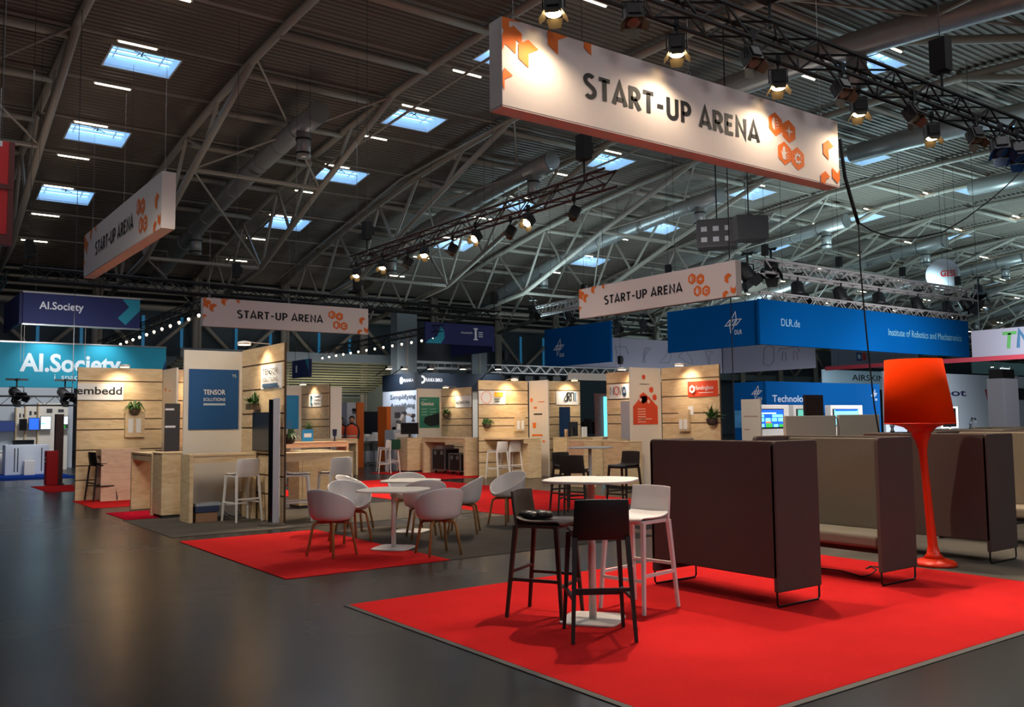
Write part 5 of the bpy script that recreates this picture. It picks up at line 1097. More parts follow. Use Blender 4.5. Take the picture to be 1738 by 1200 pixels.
e['label'] = 'white sign with green and blue letters TM at the right picture edge'
p = at_x(1703, 592, 34.0); f, U, V = frame_of(c, 'x', 34.0); mb = MB(); strokes(mb, [[(0, .9), (.8, .9)], [(.4, .9), (.3, 0)]], f(p.y, p.z), U, V, .62, .12, .006); mb.build('green_letter', mat('leaf green ink', (44, 96, 40), .7), e)
mb = MB(); strokes(mb, [[(.85, 0), (.95, 1), (1.35, .3), (1.7, 1), (1.8, 0)]], f(p.y, p.z), U, V, .62, .12, .006); mb.build('blue_letter', mat('petrol blue ink', (20, 60, 84), .7), e)
e, c, a, b, z0, z1 = slab('fascia_sign', 'crimson fascia band under the TM sign', 'sign', 'x', 33.8, (1400, 618), (1790, 616), mat('crimson fascia', (116, 22, 36), .7), cables=False, zs=(at_x(1738, 601, 33.8).z, at_x(1738, 609, 33.8).z))
m = MB(); m.box((0.02, min(a, b)-c[1], -z0), (.3, min(a, b)-c[1]+.3, 0)); m.build('support_post', WHITEM, e)
e, c, a, b, z0, z1 = slab('hanging_sign', 'grey sign with a blue square logo and a red square behind the DLR.de sign', 'sign', 'y', 44.0, (1412, 585), (1560, 628), mat('lilac grey cloth two', (140, 138, 152), .8))
p = at_y(1454, 612, 44.0); flat_poly(e, c, 'y', 44.0, [rect(p.x, p.x+.75, p.z, p.z+.7)], mat('blue square ink', (30, 60, 130), .7), 'blue_square'); flat_poly(e, c, 'y', 43.995, [circ(p.x+.37, p.z+.35, .22)], INKW, 'ring_logo'); flat_poly(e, c, 'y', 44.0, [rect(p.x+.85, p.x+1.4, p.z+.05, p.z+.7)], REDM, 'red_square')
e, c, a, b, z0, z1 = slab('fascia_sign', 'pale green fascia with white letters at the right picture edge', 'sign', 'y', 40.0, (1650, 612), (1800, 640), mat('pale green fascia', (120, 150, 150), .6), cables=False)
label_text(e, c, 'y', 40.0, at_y(1697, 624, 40).x, at_y(1697, 624, 40).z-.3, 'micropsi', .45, emis('lit white lettering', (225, 235, 235), 1.4), 1.9, .02)
m = MB(); m.box((-.2, .13, -z0), (0, .3, 0)); m.build('support_post', WHITEM, e)
lamp = thing('stage_lamp', 'small dazzling white lamp under the crimson fascia at the right', 'stage lamp', at_y(1684, 621, 38.0)); m = MB(); m.lathe([(.02, -.12), (.10, -.1), (.12, 0), (.001, .02)], n=12); m.build('housing', BLACK, lamp); m = MB(); m.lathe([(.001, -.14), (.13, -.125)], n=12); m.build('lens', emis('dazzling lens', (255, 255, 250), 30), lamp); m = MB(); m.tube([(0, 0, 0), (0, 0, F(38)-lamp.location.z-.3)], .01, 4); m.build('cable', BLKM, lamp)
# balloon
P = at_y(1600, 466, 28.0); bl = thing('balloon', 'white spherical balloon with red letters GESS floating under the roof', 'balloon', P)
R_ = .94; m = MB(); m.lathe([(max(.001, R_*sin(pi*i/20)), -R_*cos(pi*i/20)) for i in range(21)], n=36); m.build('balloon_skin', mat('white balloon skin', (190, 188, 196), .6), bl, smooth=True)
m = MB(); D = (Vector((0, 0, CAMZ))-P).normalized(); Ux = Vector((0, 0, 1)).cross(D).normalized(); Uz = D.cross(Ux)
vs, fs = text_mesh('GESS', .5, .02); wd = max(v[0] for v in vs); q_ = []
for v in vs:
    ang = (v[0]-wd/2)/R_*.85+.35; el = (v[1]-.12)/R_; q_.append(Uz*(sin(el)*R_*1.01)+(D*cos(ang)+Ux*sin(ang))*(cos(el)*R_*1.01))
m.add(q_, fs); m.build('lettering', REDM, bl)
m = MB(); m.tube([(0, 0, R_), (0, 0, F(28)-P.z-.2)], .012, 4); m.tube([(0, 0, -R_), (0, 0, -P.z+.02)], .008, 4); m.build('tether', DARKG, bl)
# small red box sign, right edge
e, c, a, b, z0, z1 = slab('hanging_sign', 'small red box sign hanging at the right picture edge', 'sign', 'y', 50.0, (1716, 521), (1790, 536), REDM)
# ------------------------------------------------------------------ trusses and lamps over the DLR stand
def black_lamp(label, P, aim, s=1.0):
    t = thing('stage_spotlight', label, 'stage lamp', P, 0, 'black stage lamps over the blue signs')
    d = Vector(aim).normalized(); M = Matrix.Translation((0, 0, -.55*s)) @ d.to_track_quat('Z', 'Y').to_matrix().to_4x4()
    m = MB(); m.tube([(0, 0, .05), (0, 0, -.25*s)], .03*s, 6); m.box((-.3, -.04, 0), (.3, .04, .06)); m.box((-.04, -.3, 0), (.04, .3, .06)); m.tube([(-.24*s, 0, -.55*s), (-.24*s, 0, -.25*s), (.24*s, 0, -.25*s), (.24*s, 0, -.55*s)], .02*s, 6); m.build('yoke', BLKM, t)
    m = MB(); m.lathe([(.08*s, -.38*s), (.17*s, -.30*s), (.20*s, .02*s), (.21*s, .10*s)], n=16); m.v = [tuple(M @ Vector(p)) for p in m.v]; m.build('housing', BLACK, t, smooth=True)
    for k_ in range(4):
        R4 = M @ Matrix.Rotation(pi/2*k_, 4, 'Z'); m = MB(); m.add([tuple(R4 @ Vector(p)) for p in ((-.2*s, .2*s, .1*s), (.2*s, .2*s, .1*s), (.13*s, .32*s, .34*s), (-.13*s, .32*s, .34*s))], [(0, 1, 2, 3)]); m.build('barn_door', BLACK, t, solid=.01)
    return t
A, B = at_z(1300, 440, 7.9), at_z(1640, 520, 7.9)
yy_ = 24.5; A = at_y(1290, 437, yy_); B = at_y(1655, 520, yy_); zz = 7.05
SILB = mat('grey brown truss tube', (186, 174, 170), .5, metal=.1)
P0 = at_y(1290, 452, yy_); P1 = Vector((at_y(1650, 515, yy_).x, yy_, P0.z))
truss('silver truss over the blue DLR.de sign carrying black stage lamps', P0, P1, SILB, s=.55, n=30, cables=(.02, .32, .62, .92), ch=.06, lc=.03)
P2 = Vector((P0.x, 31.5, P0.z)); truss('silver truss running back from the corner over the left DLR sign', P0+Vector((0, .6, 0)), at_z(905, 530, P0.z), SILB, s=.5, n=44, cables=(.3, .7), ch=.045, lc=.02)
lowz = P0.z-1.5; P3 = Vector((X1_+.3, Y1_+.4, lowz)); truss('silver truss just above the top edge of the blue DLR.de sign', P3, Vector((46.5, Y1_+.4, lowz)), SILB, s=.4, n=36, ch=.04, lc=.018)
lx = [at_y(px, 480, yy_).x for px in (1345, 1418, 1482, 1548, 1598)]
for i, x in enumerate(lx): black_lamp('black stage lamp hanging over the blue DLR.de sign, %s from the left' % ORD[i], (x, yy_-.28, P0.z-.2), (-.2, -.3, -1) if i % 2 == 0 else (.3, -.2, -1), 1.5)
for i, (px, py) in enumerate(((1268, 440), (1308, 432), (1640, 500), (1660, 480))):
    black_lamp(('black stage lamp ending the silver truss, just right of the pinkish banner', 'upturned black stage lamp above the corner of the blue sign', 'black stage lamp near the right end of the silver truss', 'black stage lamp at the very right end of the silver truss')[i], at_y(px, py-8, yy_), (-.5, -.3, -.8) if i % 2 else (.5, -.3, -.8), 1.6)
for i, (px, py) in enumerate(((905, 520), (965, 528), (1047, 545), (1092, 545))):
    q = at_y(px, py-10, 40.0); black_lamp(('round black stage lamp left of the pinkish banner, outermost', 'black stage lamp just left of the pinkish banner', 'black stage lamp under the lower edge of the pinkish banner, left', 'black stage lamp under the lower edge of the pinkish banner, right')[i], q, (.2, -.4, -1), 1.2)
# loudspeaker clusters
for i, (px, px2, py) in enumerate(((1182, 1248, 395), (1250, 1306, 385))):
    P = at_z((px+px2)/2, py, 9.3) ; t = thing('loudspeaker_cluster', ('grey loudspeaker cluster with six pale openings, under the roof', 'plain grey loudspeaker cluster right beside the one with six openings')[i], 'loudspeaker', P, -.95 if i == 0 else -.55)
    k = (P-Vector((0, 0, CAMZ))).dot(FW)/1524; w_ = (px2-px)*k/2
    m = MB(); m.box((-w_, 0, -.9*w_*.8), (w_, 1.0, .75*w_)); m.build('cabinet_body', mat('grey lacquer', (66, 64, 66), .6), t, bevel=.05)
    if i == 0:
        for a_ in range(3):
            for b_ in range(2):
                m = MB(); m.box((-w_*.75+a_*w_*.6, -.02, -w_*.45+b_*w_*.55), (-w_*.45+a_*w_*.6, -.003, -w_*.2+b_*w_*.55)); m.build('opening', GREYP, t)
    m = MB(); m.tube([(0, .5, .7*w_), (0, .5, F(P.y)-P.z-.3)], .03, 6); m.build('hanger', DARKG, t)
# hanging cables
b = MB(); pts = [at_y(x, y, 8.2) for x, y in ((1425, 236), (1434, 300), (1448, 350), (1457, 380))]; b.tube(pts, .028, 6)
pts = [at_y(x, y, 8.2) for x, y in ((1457, 378), (1480, 392), (1510, 402), (1550, 404), (1600, 394), (1640, 370), (1680, 340), (1712, 312), (1736, 288))]; b.tube(pts, .013, 6)
pts = [at_y(x, y, 8.2) for x, y in ((1457, 380), (1460, 450), (1468, 540), (1475, 610), (1484, 690), (1492, 735))]; pts.append(Vector((pts[-1].x, 8.2, .01))); b.tube(pts, .012, 6)
tag(b.build('power_cable', RUBBER, smooth=True), 'black power cable bundle sagging from the near truss and dropping behind the sofas', 'cable')
b = MB(); q = at_y(1243, 600, 20.0); b.tube([(q.x, 20.0, 0), (q.x, 20.0, 9.0), (q.x, 20, F(20)-.2)], .02, 5); tag(b.build('power_cable', RUBBER), 'straight black cable dropping from the roof in front of the line drawing sign', 'cable')
# ================================================================== FAR STANDS
# concrete piers and black video wall
for i, (pa, pb) in enumerate((((674, 560), (708, 640)), ((801, 586), (827, 640)))):
    A, B = at_y(pa[0], pa[1], 47.0), at_y(pb[0], pb[1], 47.0); e = bpy.data.objects.new('pillar', None); COL.objects.link(e); e.location = ((A.x+B.x)/2, 47.3, 0); e['kind'] = 'structure'
    w_ = (B.x-A.x)/2; m = MB(); m.box((-w_, -.3, 0), (w_, .5, A.z+(1.2 if i == 0 else 0))); m.build('shaft', PIER, e); m = MB(); m.box((-w_*.1, -.34, 2), (w_*.1, -.3, A.z)); m.build('joint', STEEL, e)
A, B = at_y(708, 545, 47.0), at_y(801, 615, 47.0); e = thing('video_wall', 'large dark video wall between the two concrete pillars', 'video wall', ((A.x+B.x)/2, 47.1, B.z)); w_ = (B.x-A.x)/2
m = MB(); m.box((-w_, 0, 0), (w_, .3, A.z-B.z)); m.build('screen', mat('black video panel', (10, 16, 20), .5), e)
m = MB(); m.box((-w_, -.02, -.5), (w_, .2, -.35)); m.box((-w_, -.02, -.15), (w_, .2, 0)); [m.box((-w_+k*.5, 0, -.5), (-w_+k*.5+.04, .15, 0)) for k in range(int(w_*4))]; m.build('carrier_truss', TRUSSS, e)
m = MB(); m.box((-w_-.05, .05, -B.z), (-w_+.1, .25, -.3)); m.box((w_-.1, .05, -B.z), (w_+.05, .25, -.3)); m.build('support_post', DARKG, e)
# franka stand
yF = 33.5; PX = [(648, 633), (708, 630), (815, 643)]
e, c, a, b, z0, z1 = slab('fascia_sign', 'dark navy fascia with a round logo and white lettering above the green poster', 'sign', 'y', yF, (705, 632), (850, 663), FRA, cables=False, th=.3)
flat_poly(e, c, 'y', yF, [circ(at_y(716, 644, yF).x, at_y(716, 644, yF).z, .18)], INKW, 'round_logo'); flat_poly(e, c, 'y', yF-.004, [circ(at_y(716, 644, yF).x, at_y(716, 644, yF).z, .09)], FRA, 'logo_centre')
p = at_y(721, 646, yF); label_text(e, c, 'y', yF, p.x, p.z-.04, 'FRANKA EMIKA', .16, INKW, at_y(751, 645, yF).x-p.x, .01)
m = MB(); m.box((0, .3, -z0), (b-c[0], .5, .0)); m.build('wall_below', WHITEP, e)
xF = a
e, c, a, b, z0, z1 = slab('fascia_sign', 'dark navy fascia side with a smaller round logo over the words Simplifying and Amplifying', 'sign', 'x', xF-.02, (649, 638), (705, 663), FRA, cables=False, zs=(z1, z0), th=.3)
flat_poly(e, c, 'x', xF-.02, [circ(at_x(682, 646, xF).y, at_x(682, 646, xF).z, .16)], INKW, 'round_logo'); p = at_x(685, 648, xF); label_text(e, c, 'x', xF-.02, p.y, p.z-.02, 'FRANKA', .14, INKW, .9, .01)
m = MB(); m.box((.02, min(a, b)-c[1], -z0), (.3, max(a, b)-c[1], -.01)); m.build('wall_below', mat('cool white wall', (214, 220, 232), .7), e)
m = MB(); f, U, V = frame_of(c, 'x', xF-.0); p = at_x(663, 678, xF)
put_text(m, 'Simplifying', f(p.y, p.z), U, V, .2, 2.3, .006, .02); put_text(m, 'Amplifying', f(p.y, p.z-.38), U, V, .2, 2.2, .006, .02); m.build('lettering', mat('dark slate ink', (50, 60, 80), .7), e)
for px in (664, 690, 735, 790, 850):
    q = at_y(px, 630, yF-1.2); t = thing('wall_lamp', 'small arm lamp over the dark navy fascia, %s from the left' % ORD[(664, 690, 735, 790, 850).index(px)], 'lamp', (q.x, yF-1.0, q.z+.1)); m = MB(); m.box((-.12, -.1, 0), (.12, .1, .12)); m.build('lamp_head', BLACK, t); m = MB(); m.box((-.1, -.08, -.01), (.1, .08, 0)); m.build('lamp_glass', GLOWN, t); m = MB(); m.tube([(0, 0, .1), (0, 1.1, -.2)], .02, 5); m.build('arm', BLKM, t)
for x in (xF+1.2, xF+4): lamp_obj('SPOT', (x, yF-1.0, 4.3), 130, (.8, .9, 1), (x, yF, 2.6), .05, 110, .9)
lamp_obj('SPOT', (xF-1.2, yF+1.2, 4.2), 420, (.85, .92, 1), (xF, yF+1.2, 2.2), .05, 120, .9)
# silver rig with small lamps behind the plank walls
q0, q1 = at_y(830, 626, 38.4), at_y(1075, 624, 38.4)
truss('thin silver rig with small bluish lamps behind the ARTI wall', (q0.x, 38.4, q0.z), (q1.x, 38.4, q0.z), TRUSSS, s=.4, n=26, ch=.035, lc=.018, cables=(.1, .9))
pr0 = None
for i in range(11):
    x = q0.x+(q1.x-q0.x)*(i+.5)/11; lb = 'small box lamp on the thin silver rig, %s from the left' % ORD[i]
    if pr0 is None:
        pr0 = thing('stage_lamp', lb, 'stage lamp', (x, 38.2, q0.z-.2), 0, 'box lamps on the thin silver rig'); m = MB(); m.box((-.26, -.16, -.42), (.26, .16, -.15)); m.tube([(0, 0, -.15), (0, 0, .05)], .03, 5); m.build('housing', BLACK, pr0); m = MB(); m.box((-.24, -.14, -.44), (.24, .14, -.425)); m.build('lens', emis('violet white lens', (150, 160, 220), 1.2), pr0)
    else: dup(pr0, (x, 38.2, q0.z-.2), 0, lb)
# orange sided column stands, monitors, robots
def tower(label, px0, px1, pyt, y, side=0, low=None, scr=None, h2=0):
    A, B = at_y(px0, pyt, y), at_y(px1, pyt, y); w_ = (B.x-A.x); t = thing('exhibit_tower', label, 'display tower', (A.x, y, 0))
    m = MB(); m.box((0, 0, 0), (w_, .5, A.z)); m.build('tower_body', mat('pale blue grey panel', (176, 182, 190), .7), t)
    m = MB(); m.box((w_ if side > 0 else -.16, -.1, 0), (w_+.26 if side > 0 else 0, .55, A.z)); m.build('orange_side', ORPAN, t)
    m = MB(); m.box((.1, -.06, A.z-1.45), (w_-.1, 0, A.z-.7)); m.build('screen', scr or SCR, t)
    m = MB(); m.box((.2, -.01, A.z-.4), (.42, -.003, A.z-.2)); m.box((.5, -.01, A.z-.3), (w_-.15, -.003, A.z-.24)); m.build('print', mat('slate print', (80, 80, 92), .7), t)
    return t
tower('pale display tower with an orange side and dark screen left of the flight cases', 661, 689, 690, 27.5, -1)
tower('taller pale display tower with a broad orange side behind the orange vested people', 589, 604, 683, 28.5, 1)
tower('pale display tower with a lit blue screen behind the orange vested people', 564, 589, 691, 29.4, -1, scr=SCRC)
A = at_y(632, 712, 31.5); t = thing('monitor', 'big black screen on a stand between the two orange towers', 'monitor', (A.x, 31.5, 0)); m = MB(); m.box((-.75, 0, .9), (.75, .1, 2.0)); m.build('casing', BLACK, t, bevel=.01); m = MB(); m.box((-.72, -.006, .93), (.72, -.002, 1.97)); m.build('screen', SCR, t); m = MB(); m.box((-.05, .0, 0), (.05, .08, .9)); m.box((-.5, -.25, 0), (.5, .3, .03)); m.build('stand', BLKM, t)
A = at_z(640, 788); t = thing('robot_table', 'silver frame table with white machine parts under the big black screen', 'machine', (A.x, A.y, 0)); m = MB()
for sx in (-.9, -.3, .3, .9):
    for sy in (-.35, .35): m.tube([(sx, sy, 0), (sx, sy, .85)], .025, 6)
m.box((-.95, -.4, .82), (.95, .4, .87)); m.build('frame', ALU, t)
m = MB()
for i in range(14): r_ = random.Random(i); x = r_.uniform(-.85, .7); y = r_.uniform(-.3, .2); m.box((x, y, .871), (x+.18, y+.15, .95+r_.uniform(0, .25)))
m.build('machine_parts', WHITEM, t)
m = MB(); m.box((-.6, -.3, .1), (-.1, .3, .5)); m.box((.3, -.3, .05), (.8, .3, .6)); m.build('control_box', mat('white cabinet', (200, 204, 210), .5), t)
def robot(label, P, s=1.0, m_=WHITE, rz=0):
    t = thing('industrial_robot', label, 'robot', P, rz); m = MB(); m.lathe([(.11*s, 0), (.11*s, .08*s), (.075*s, .12*s), (.075*s, .32*s)], n=16); m.build('base', m_, t, smooth=True)
    m = MB(); m.tube([(0, -.02*s, .34*s), (.28*s, 0, .72*s)], .065*s, 12); m.build('lower_arm', m_, t, smooth=True)
    m = MB(); m.tube([(.28*s, 0, .72*s), (.72*s, 0, .62*s)], .055*s, 12); m.build('upper_arm', m_, t, smooth=True)
    for p in ((0, 0, .34), (.28, 0, .72), (.72, 0, .62)):
        m = MB(); m.lathe([(.085*s, -.09*s), (.085*s, .09*s)], Vector(p)*s, 14, Matrix.Rotation(pi/2, 4, 'X')); m.build('joint', mat('grey joint cap', (90, 94, 100), .4), t)
    m = MB(); m.tube([(.72*s, 0, .6*s), (.74*s, 0, .42*s)], .035*s, 8); m.box((.68*s, -.05*s, .34*s), (.80*s, .05*s, .42*s)); m.build('gripper', ALU, t)
    return t
robot('white robot arm standing on the silver frame table', (A.x+.2, A.y, .872), .8)
q = at_z(568, 790); robot('white robot arm beside the person in the orange vest', (q.x-.9, q.y+.6, .0), 1.9)
q = at_y(690, 712, 26.2); t = thing('robot_stand', 'grey cabinet carrying a robot arm left of the plywood cabinet', 'cabinet', (q.x-.3, 26.2, 0)); m = MB(); m.box((-.35, -.3, 0), (.35, .3, 1.3)); m.build('carcass', mat('pale blue grey panel', (176, 182, 190), .7), t); m = MB(); m.box((-.3, -.31, .6), (.3, -.301, 1.2)); m.build('door', WHITEM, t)
robot('white robot arm on the grey cabinet left of the green poster', (q.x-.3, 26.2, 1.301), .75, rz=0)
white_stool('white bar stool left of the plywood cabinet by the flight cases', (13.25, 24.6, .005), .4)
white_stool('white bar stool behind its twin, left of the plywood cabinet by the flight cases', (13.7, 25.6, .005), .2)
gb_ = thing('seat_cover', 'dark green cloth hanging over the white bar stool by the plywood cabinet', 'cloth', (13.25, 24.6, 0), .4); m = MB(); m.box((-.2, -.29, .72), (.2, -.255, 1.02)); m.box((-.2, -.255, 1.008), (.2, -.16, 1.03)); m.build('cloth', mat('dark green cloth', (20, 74, 50), .8), gb_, bevel=.01)
# people
def person(label, P, rz, vest=True, lean=0.0):
    t = thing('person', label, 'person', P, rz); me = bpy.data.meshes.new('body')
    V = [(0, 0, .95), (0, .0, 1.12), (0, .01, 1.30), (0, .0, 1.45), (0, .01, 1.53), (0, .03, 1.62), (0, .035, 1.72),
         (.09, 0, .90), (.11, .02, .50), (.11, -.02, .08), (.115, .13, .03), (-.09, 0, .90), (-.12, .03, .50), (-.12, 0, .08), (-.125, .15, .03),
         (.17, 0, 1.42), (.23, -.02, 1.17), (.20, .12, .97), (.18, .2, .93), (-.17, 0, 1.42), (-.23, -.02, 1.17), (-.20, .12, .97), (-.18, .2, .93)]
    E_ = [(0, 1), (1, 2), (2, 3), (3, 4), (4, 5), (5, 6), (0, 7), (7, 8), (8, 9), (9, 10), (0, 11), (11, 12), (12, 13), (13, 14), (3, 15), (15, 16), (16, 17), (17, 18), (3, 19), (19, 20), (20, 21), (21, 22)]
    Rr = [.13, .12, .15, .10, .055, .09, .085, .095, .065, .045, .04, .095, .065, .045, .04, .065, .048, .036, .03, .065, .048, .036, .03]
    me.from_pydata([Vector(v) for v in V], E_, []); o = bpy.data.objects.new('body', me); COL.objects.link(o); o.parent = t
    o.modifiers.new('skin', 'SKIN'); sv = me.skin_vertices[0].data
    for i, r in enumerate(Rr): sv[i].radius = (r, r*(.75 if i in (0, 1, 2) else 1)); sv[i].use_root = (i == 0)
    u = o.modifiers.new('u', 'SUBSURF'); u.levels = 1; u.render_levels = 2; me.materials.append(TROUS)
    m = MB(); m.lathe([(.07, 1.55), (.085, 1.60), (.092, 1.66), (.085, 1.72), (.03, 1.765), (.001, 1.77)], (0, .035, 0), 16); m.build('head', SKIN, t, smooth=True)
    m = MB(); m.box((-.015, .12, 1.63), (.015, .15, 1.67)); m.build('nose', SKIN, t)
    m = MB(); m.lathe([(.098, 1.66), (.098, 1.72), (.05, 1.785), (.001, 1.79)], (0, .022, 0), 16); m.build('hair', HAIR, t, smooth=True)
    if vest:
        m = MB(); m.lathe([(.185, .92), (.19, 1.05), (.20, 1.25), (.19, 1.40), (.10, 1.50)], (0, 0, 0), 20, Matrix.Diagonal((1.05, .72, 1, 1))); m.build('vest', VEST, t, smooth=True)
        m = MB(); m.lathe([(.192, 1.08), (.196, 1.13)], (0, 0, 0), 20, Matrix.Diagonal((1.05, .72, 1, 1))); m.build('reflective_band', mat('reflective grey', (190, 190, 180), .3), t)
    return t
q = at_z(582, 794); person('person in dark clothes and an orange safety vest standing behind the counter', (q.x-.1, q.y-.9, .0), 2.6)
q = at_z(570, 791); person('person in an orange safety vest bending half hidden beside the robot arm', (q.x-.45, q.y-1.3, .0), -.6)
# ---- left background: white stand with screens under the teal fascia
yL = 36.6
t = thing('stand_wall', 'white stand wall carrying lit screens under the teal AI.Society fascia', 'partition wall', (at_y(60, 800, yL).x, yL, 0))
A, B = at_y(-40, 692, yL), at_y(126, 692, yL); m = MB(); m.box((A.x-t.location.x, 0.2, 0), (B.x-t.location.x, .35, 2.95)); m.build('wall_panel', mat('pale cool wall', (190, 196, 202), .8), t)
def wscreen(label, px0, py0, px1, py1, y, m_, tiles=()):
    A, B = at_y(px0, py0, y), at_y(px1, py1, y); e_ = thing('wall_screen', label, 'screen', ((A.x+B.x)/2, y+.05, B.z)); w_ = (B.x-A.x)/2
    m = MB(); m.box((-w_, -.02, 0), (w_, .05, A.z-B.z)); m.build('casing', BLACK, e_); m = MB(); m.box((-w_+.02, -.026, .02), (w_-.02, -.021, A.z-B.z-.02)); m.build('lit_picture', m_, e_)
    for u0, u1, v0, v1, mm in tiles: m = MB(); m.box((-w_+2*w_*u0, -.03, (A.z-B.z)*v0), (-w_+2*w_*u1, -.027, (A.z-B.z)*v1)); m.build('picture_tile', mm, e_)
wscreen('bright screen with cyan text left of the brown post', 69, 706, 87, 729, 35.0, SCRW, [(.05, .5, .4, .5, SCRC)])
wscreen('bright screen with a green figure right of the brown post', 97, 706, 116, 729, 35.0, SCRW, [(.4, .95, .05, .4, DARKG), (.6, .75, .08, .35, G_), (.1, .4, .7, .9, O_T)])
wscreen('deep blue lit screen left of the bright ones', 49, 709, 67, 730, 35.2, SCRB)
wscreen('dark switched off screen at the left stand', 33, 711, 46, 731, 35.4, SCR)
wscreen('blue panel at the left picture edge under the teal fascia', -4, 714, 30, 733, 36.0, mat('blue lit graphic', (30, 60, 130), .6))
for i, (px0, px1, pyt, y) in enumerate(((68, 117, 684, 35.3), (46, 66, 688, 35.6), (30, 45, 692, 35.8))):
    A, B = at_y(px0, pyt, y), at_y(px1, pyt, y); t = thing('exhibit_tower', 'white panel tower %s at the left stand' % ('with two bright screens', 'with the deep blue screen', 'with the dark screen')[i], 'display tower', ((A.x+B.x)/2, y+.1, 0)); w_ = (B.x-A.x)/2
    m = MB(); m.box((-w_, .02, 0), (w_, .4, A.z)); m.build('tower_body', WHITEP, t); m = MB(); m.box((-w_-.04, .0, 0), (-w_, .42, A.z)); m.build('wood_edge', WOOD, t)
    m = MB(); m.box((-w_*.5, .01, A.z-.35), (-w_*.1, .018, A.z-.2)); m.box((w_*.3, .01, A.z-.33), (w_*.7, .018, A.z-.22)); m.build('logo_print', DARKG, t)
wscreen('wide dark monitor lying low at the left stand', 22, 747, 58, 762, 33.5, SCR); 
t = thing('desk', 'white desk unit carrying the wide dark monitor at the left stand', 'desk', (at_y(40, 780, 33.7).x, 33.75, 0)); m = MB(); m.box((-1.0, -.1, 0), (1.1, .6, .72)); m.build('desk_body', WHITEM, t, bevel=.01); m = MB(); m.box((-1.05, -.15, .721), (1.15, .65, .76)); m.build('desktop', WHITEM, t); m = MB(); m.box((-.15, .1, .761), (.15, .2, 1.0)); m.build('monitor_foot', DARKG, t)
q = at_z(50, 806); t = thing('machine_cabinet', 'white machine cabinet on blue carpet at the left stand, with grey side trims', 'machine', (q.x, q.y, .008)); m = MB(); m.box((-.7, 0, 0), (.55, .7, .95)); m.build('carcass', mat('cool white laminate', (206, 212, 222), .4), t, bevel=.015); m = MB()
for x in (-.45, -.36, .32): m.box((x, -.01, .1), (x+.03, -.002, .85))
m.build('grey_trim', DARKG, t); m = MB(); m.box((-.2, -.35, 0), (.1, -.02, .45)); m.build('step_box', WHITEM, t, bevel=.01)
q = at_z(14, 800); t = thing('machine_housing', 'white sloping machine housing at the left picture edge', 'machine', (q.x, q.y, .008)); m = MB(); m.prism([(-.7, 0), (.55, 0), (.45, .85), (.1, .95), (-.45, .35)], (0, 0, 0), (1, 0, 0), (0, 0, 1), -.8); m.build('housing', mat('cool white laminate', (206, 212, 222), .4), t, bevel=.03); m = MB(); m.box((-.3, -.012, .1), (.2, -.002, .3)); m.build('vent', DARKG, t)
carpet(at_z(120, 806).x-5.2, 29.5, at_z(95, 806).x+.3, 36.4, BLUEC, 'blue carpet of the white machine stand at the left edge')
t = thing('lighting_truss', 'low black truss with two stage lamps in front of the white stand wall, left edge', 'truss', (at_y(-20, 683, 31.0).x, 31.0, at_y(0, 680, 31.0).z)); L_ = at_y(130, 680, 31).x-t.location.x; m = MB()
for dy in (0, .28):
    for dz in (-.14, .14): m.tube([(0, dy, dz), (L_, dy, dz)], .025, 5)
m.build('chord', TRUSSB, t); m = MB(); n_ = int(L_/.3)
for k in range(n_): m.tube([(L_*k/n_, 0, -.14 if k % 2 else .14), (L_*(k+1)/n_, 0, .14 if k % 2 else -.14)], .012, 4)
m.build('lacing', TRUSSB, t); m = MB(); m.tube([(.1, .14, .14), (.1, .14, F(31)-t.location.z-.2)], .012, 4); m.tube([(L_-.1, .14, .14), (L_-.1, .14, F(31)-t.location.z-.2)], .012, 4); m.build('suspension_cable', DARKG, t)
for i, px in enumerate((28, 110)):
    black_lamp('black stage lamp on the low truss at the left edge, %s' % ('above the white stand panels', 'beside the embedd wall')[i], (at_y(px, 676, 31.1).x, 31.1, t.location.z+.62), (.3, -.6, -.5), .8)
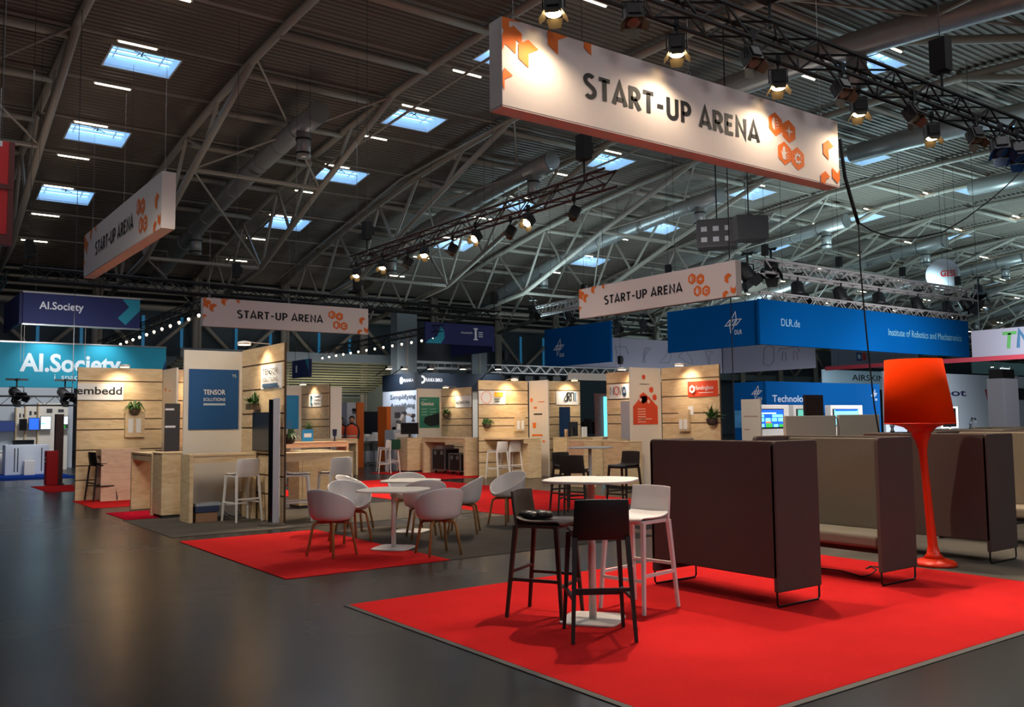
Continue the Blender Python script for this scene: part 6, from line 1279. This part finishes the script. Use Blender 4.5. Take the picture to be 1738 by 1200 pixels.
t = thing('wrapped_machine', 'grey wrapped machine behind the plywood cabinet left of embedd', 'machine', (5.1, 24.9, 0)); m = MB(); m.prism([(-.5, 0), (.45, 0), (.45, 1.5), (.1, 1.62), (-.3, 1.25)], (0, 0, 0), (1, 0, 0), (0, 0, 1), -.5); m.build('cover', mat('grey plastic wrap', (130, 136, 142), .35), t, bevel=.05); m = MB(); m.box((-.55, -.1, 0), (.5, .6, .08)); m.build('pallet', WOOD, t)
# ---- right background odds and ends
A = at_y(1703, 642, 13.0); t = thing('display_cabinet', 'tall lilac grey cabinet topped by a black box at the right picture edge', 'cabinet', (A.x, 13.0, 0)); m = MB(); m.box((0, 0, 0), (.5, .5, A.z)); m.box((.52, 0, 0), (.9, .5, A.z)); m.build('cabinet_body', GREYP, t, bevel=.01); m = MB(); m.box((.05, .05, A.z), (.8, .45, A.z+.28)); m.build('top_box', BLACK, t)
A, B = at_y(1596, 690, 17.0), at_y(1627, 724, 17.0); t = thing('monitor', 'white framed dark monitor showing right of the red lamp shade', 'monitor', ((A.x+B.x)/2, 17.0, 0)); w_ = (B.x-A.x)/2; m = MB(); m.box((-w_, 0, B.z-.05), (w_, .1, A.z)); m.build('casing', WHITEM, t, bevel=.01); m = MB(); m.box((-w_*.8, -.006, B.z), (w_*.75, -.002, A.z-.06)); m.build('screen', SCR, t); m = MB(); m.box((-.05, 0, 0), (.05, .1, B.z)); m.box((-.3, -.2, 0), (.3, .3, .03)); m.build('stand', WHITEM, t)
for i, (px, y, lb) in enumerate(((1652, 18.0, 'small black robot arm behind the sofas, in front of the bot wall'), (1520, 16.5, 'small black machine behind the sofas under the red shade'))):
    q = at_y(px, 722, y); t = thing('robot_table', ('grey table under the small black robot arm', 'grey table under the small black machine')[i], 'table', (q.x, y, 0)); m = MB(); m.box((-.5, -.3, 1.0), (.5, .3, 1.05)); m.build('tabletop', DARKG, t); m = MB(); m.box((-.4, -.2, 0), (.4, .2, 1.0)); m.build('pedestal', DARKG, t)
    robot(lb, (q.x-.2, y, 1.051), .62, BLACK)
print('things', len([o for o in bpy.data.objects if o.get('category')]))
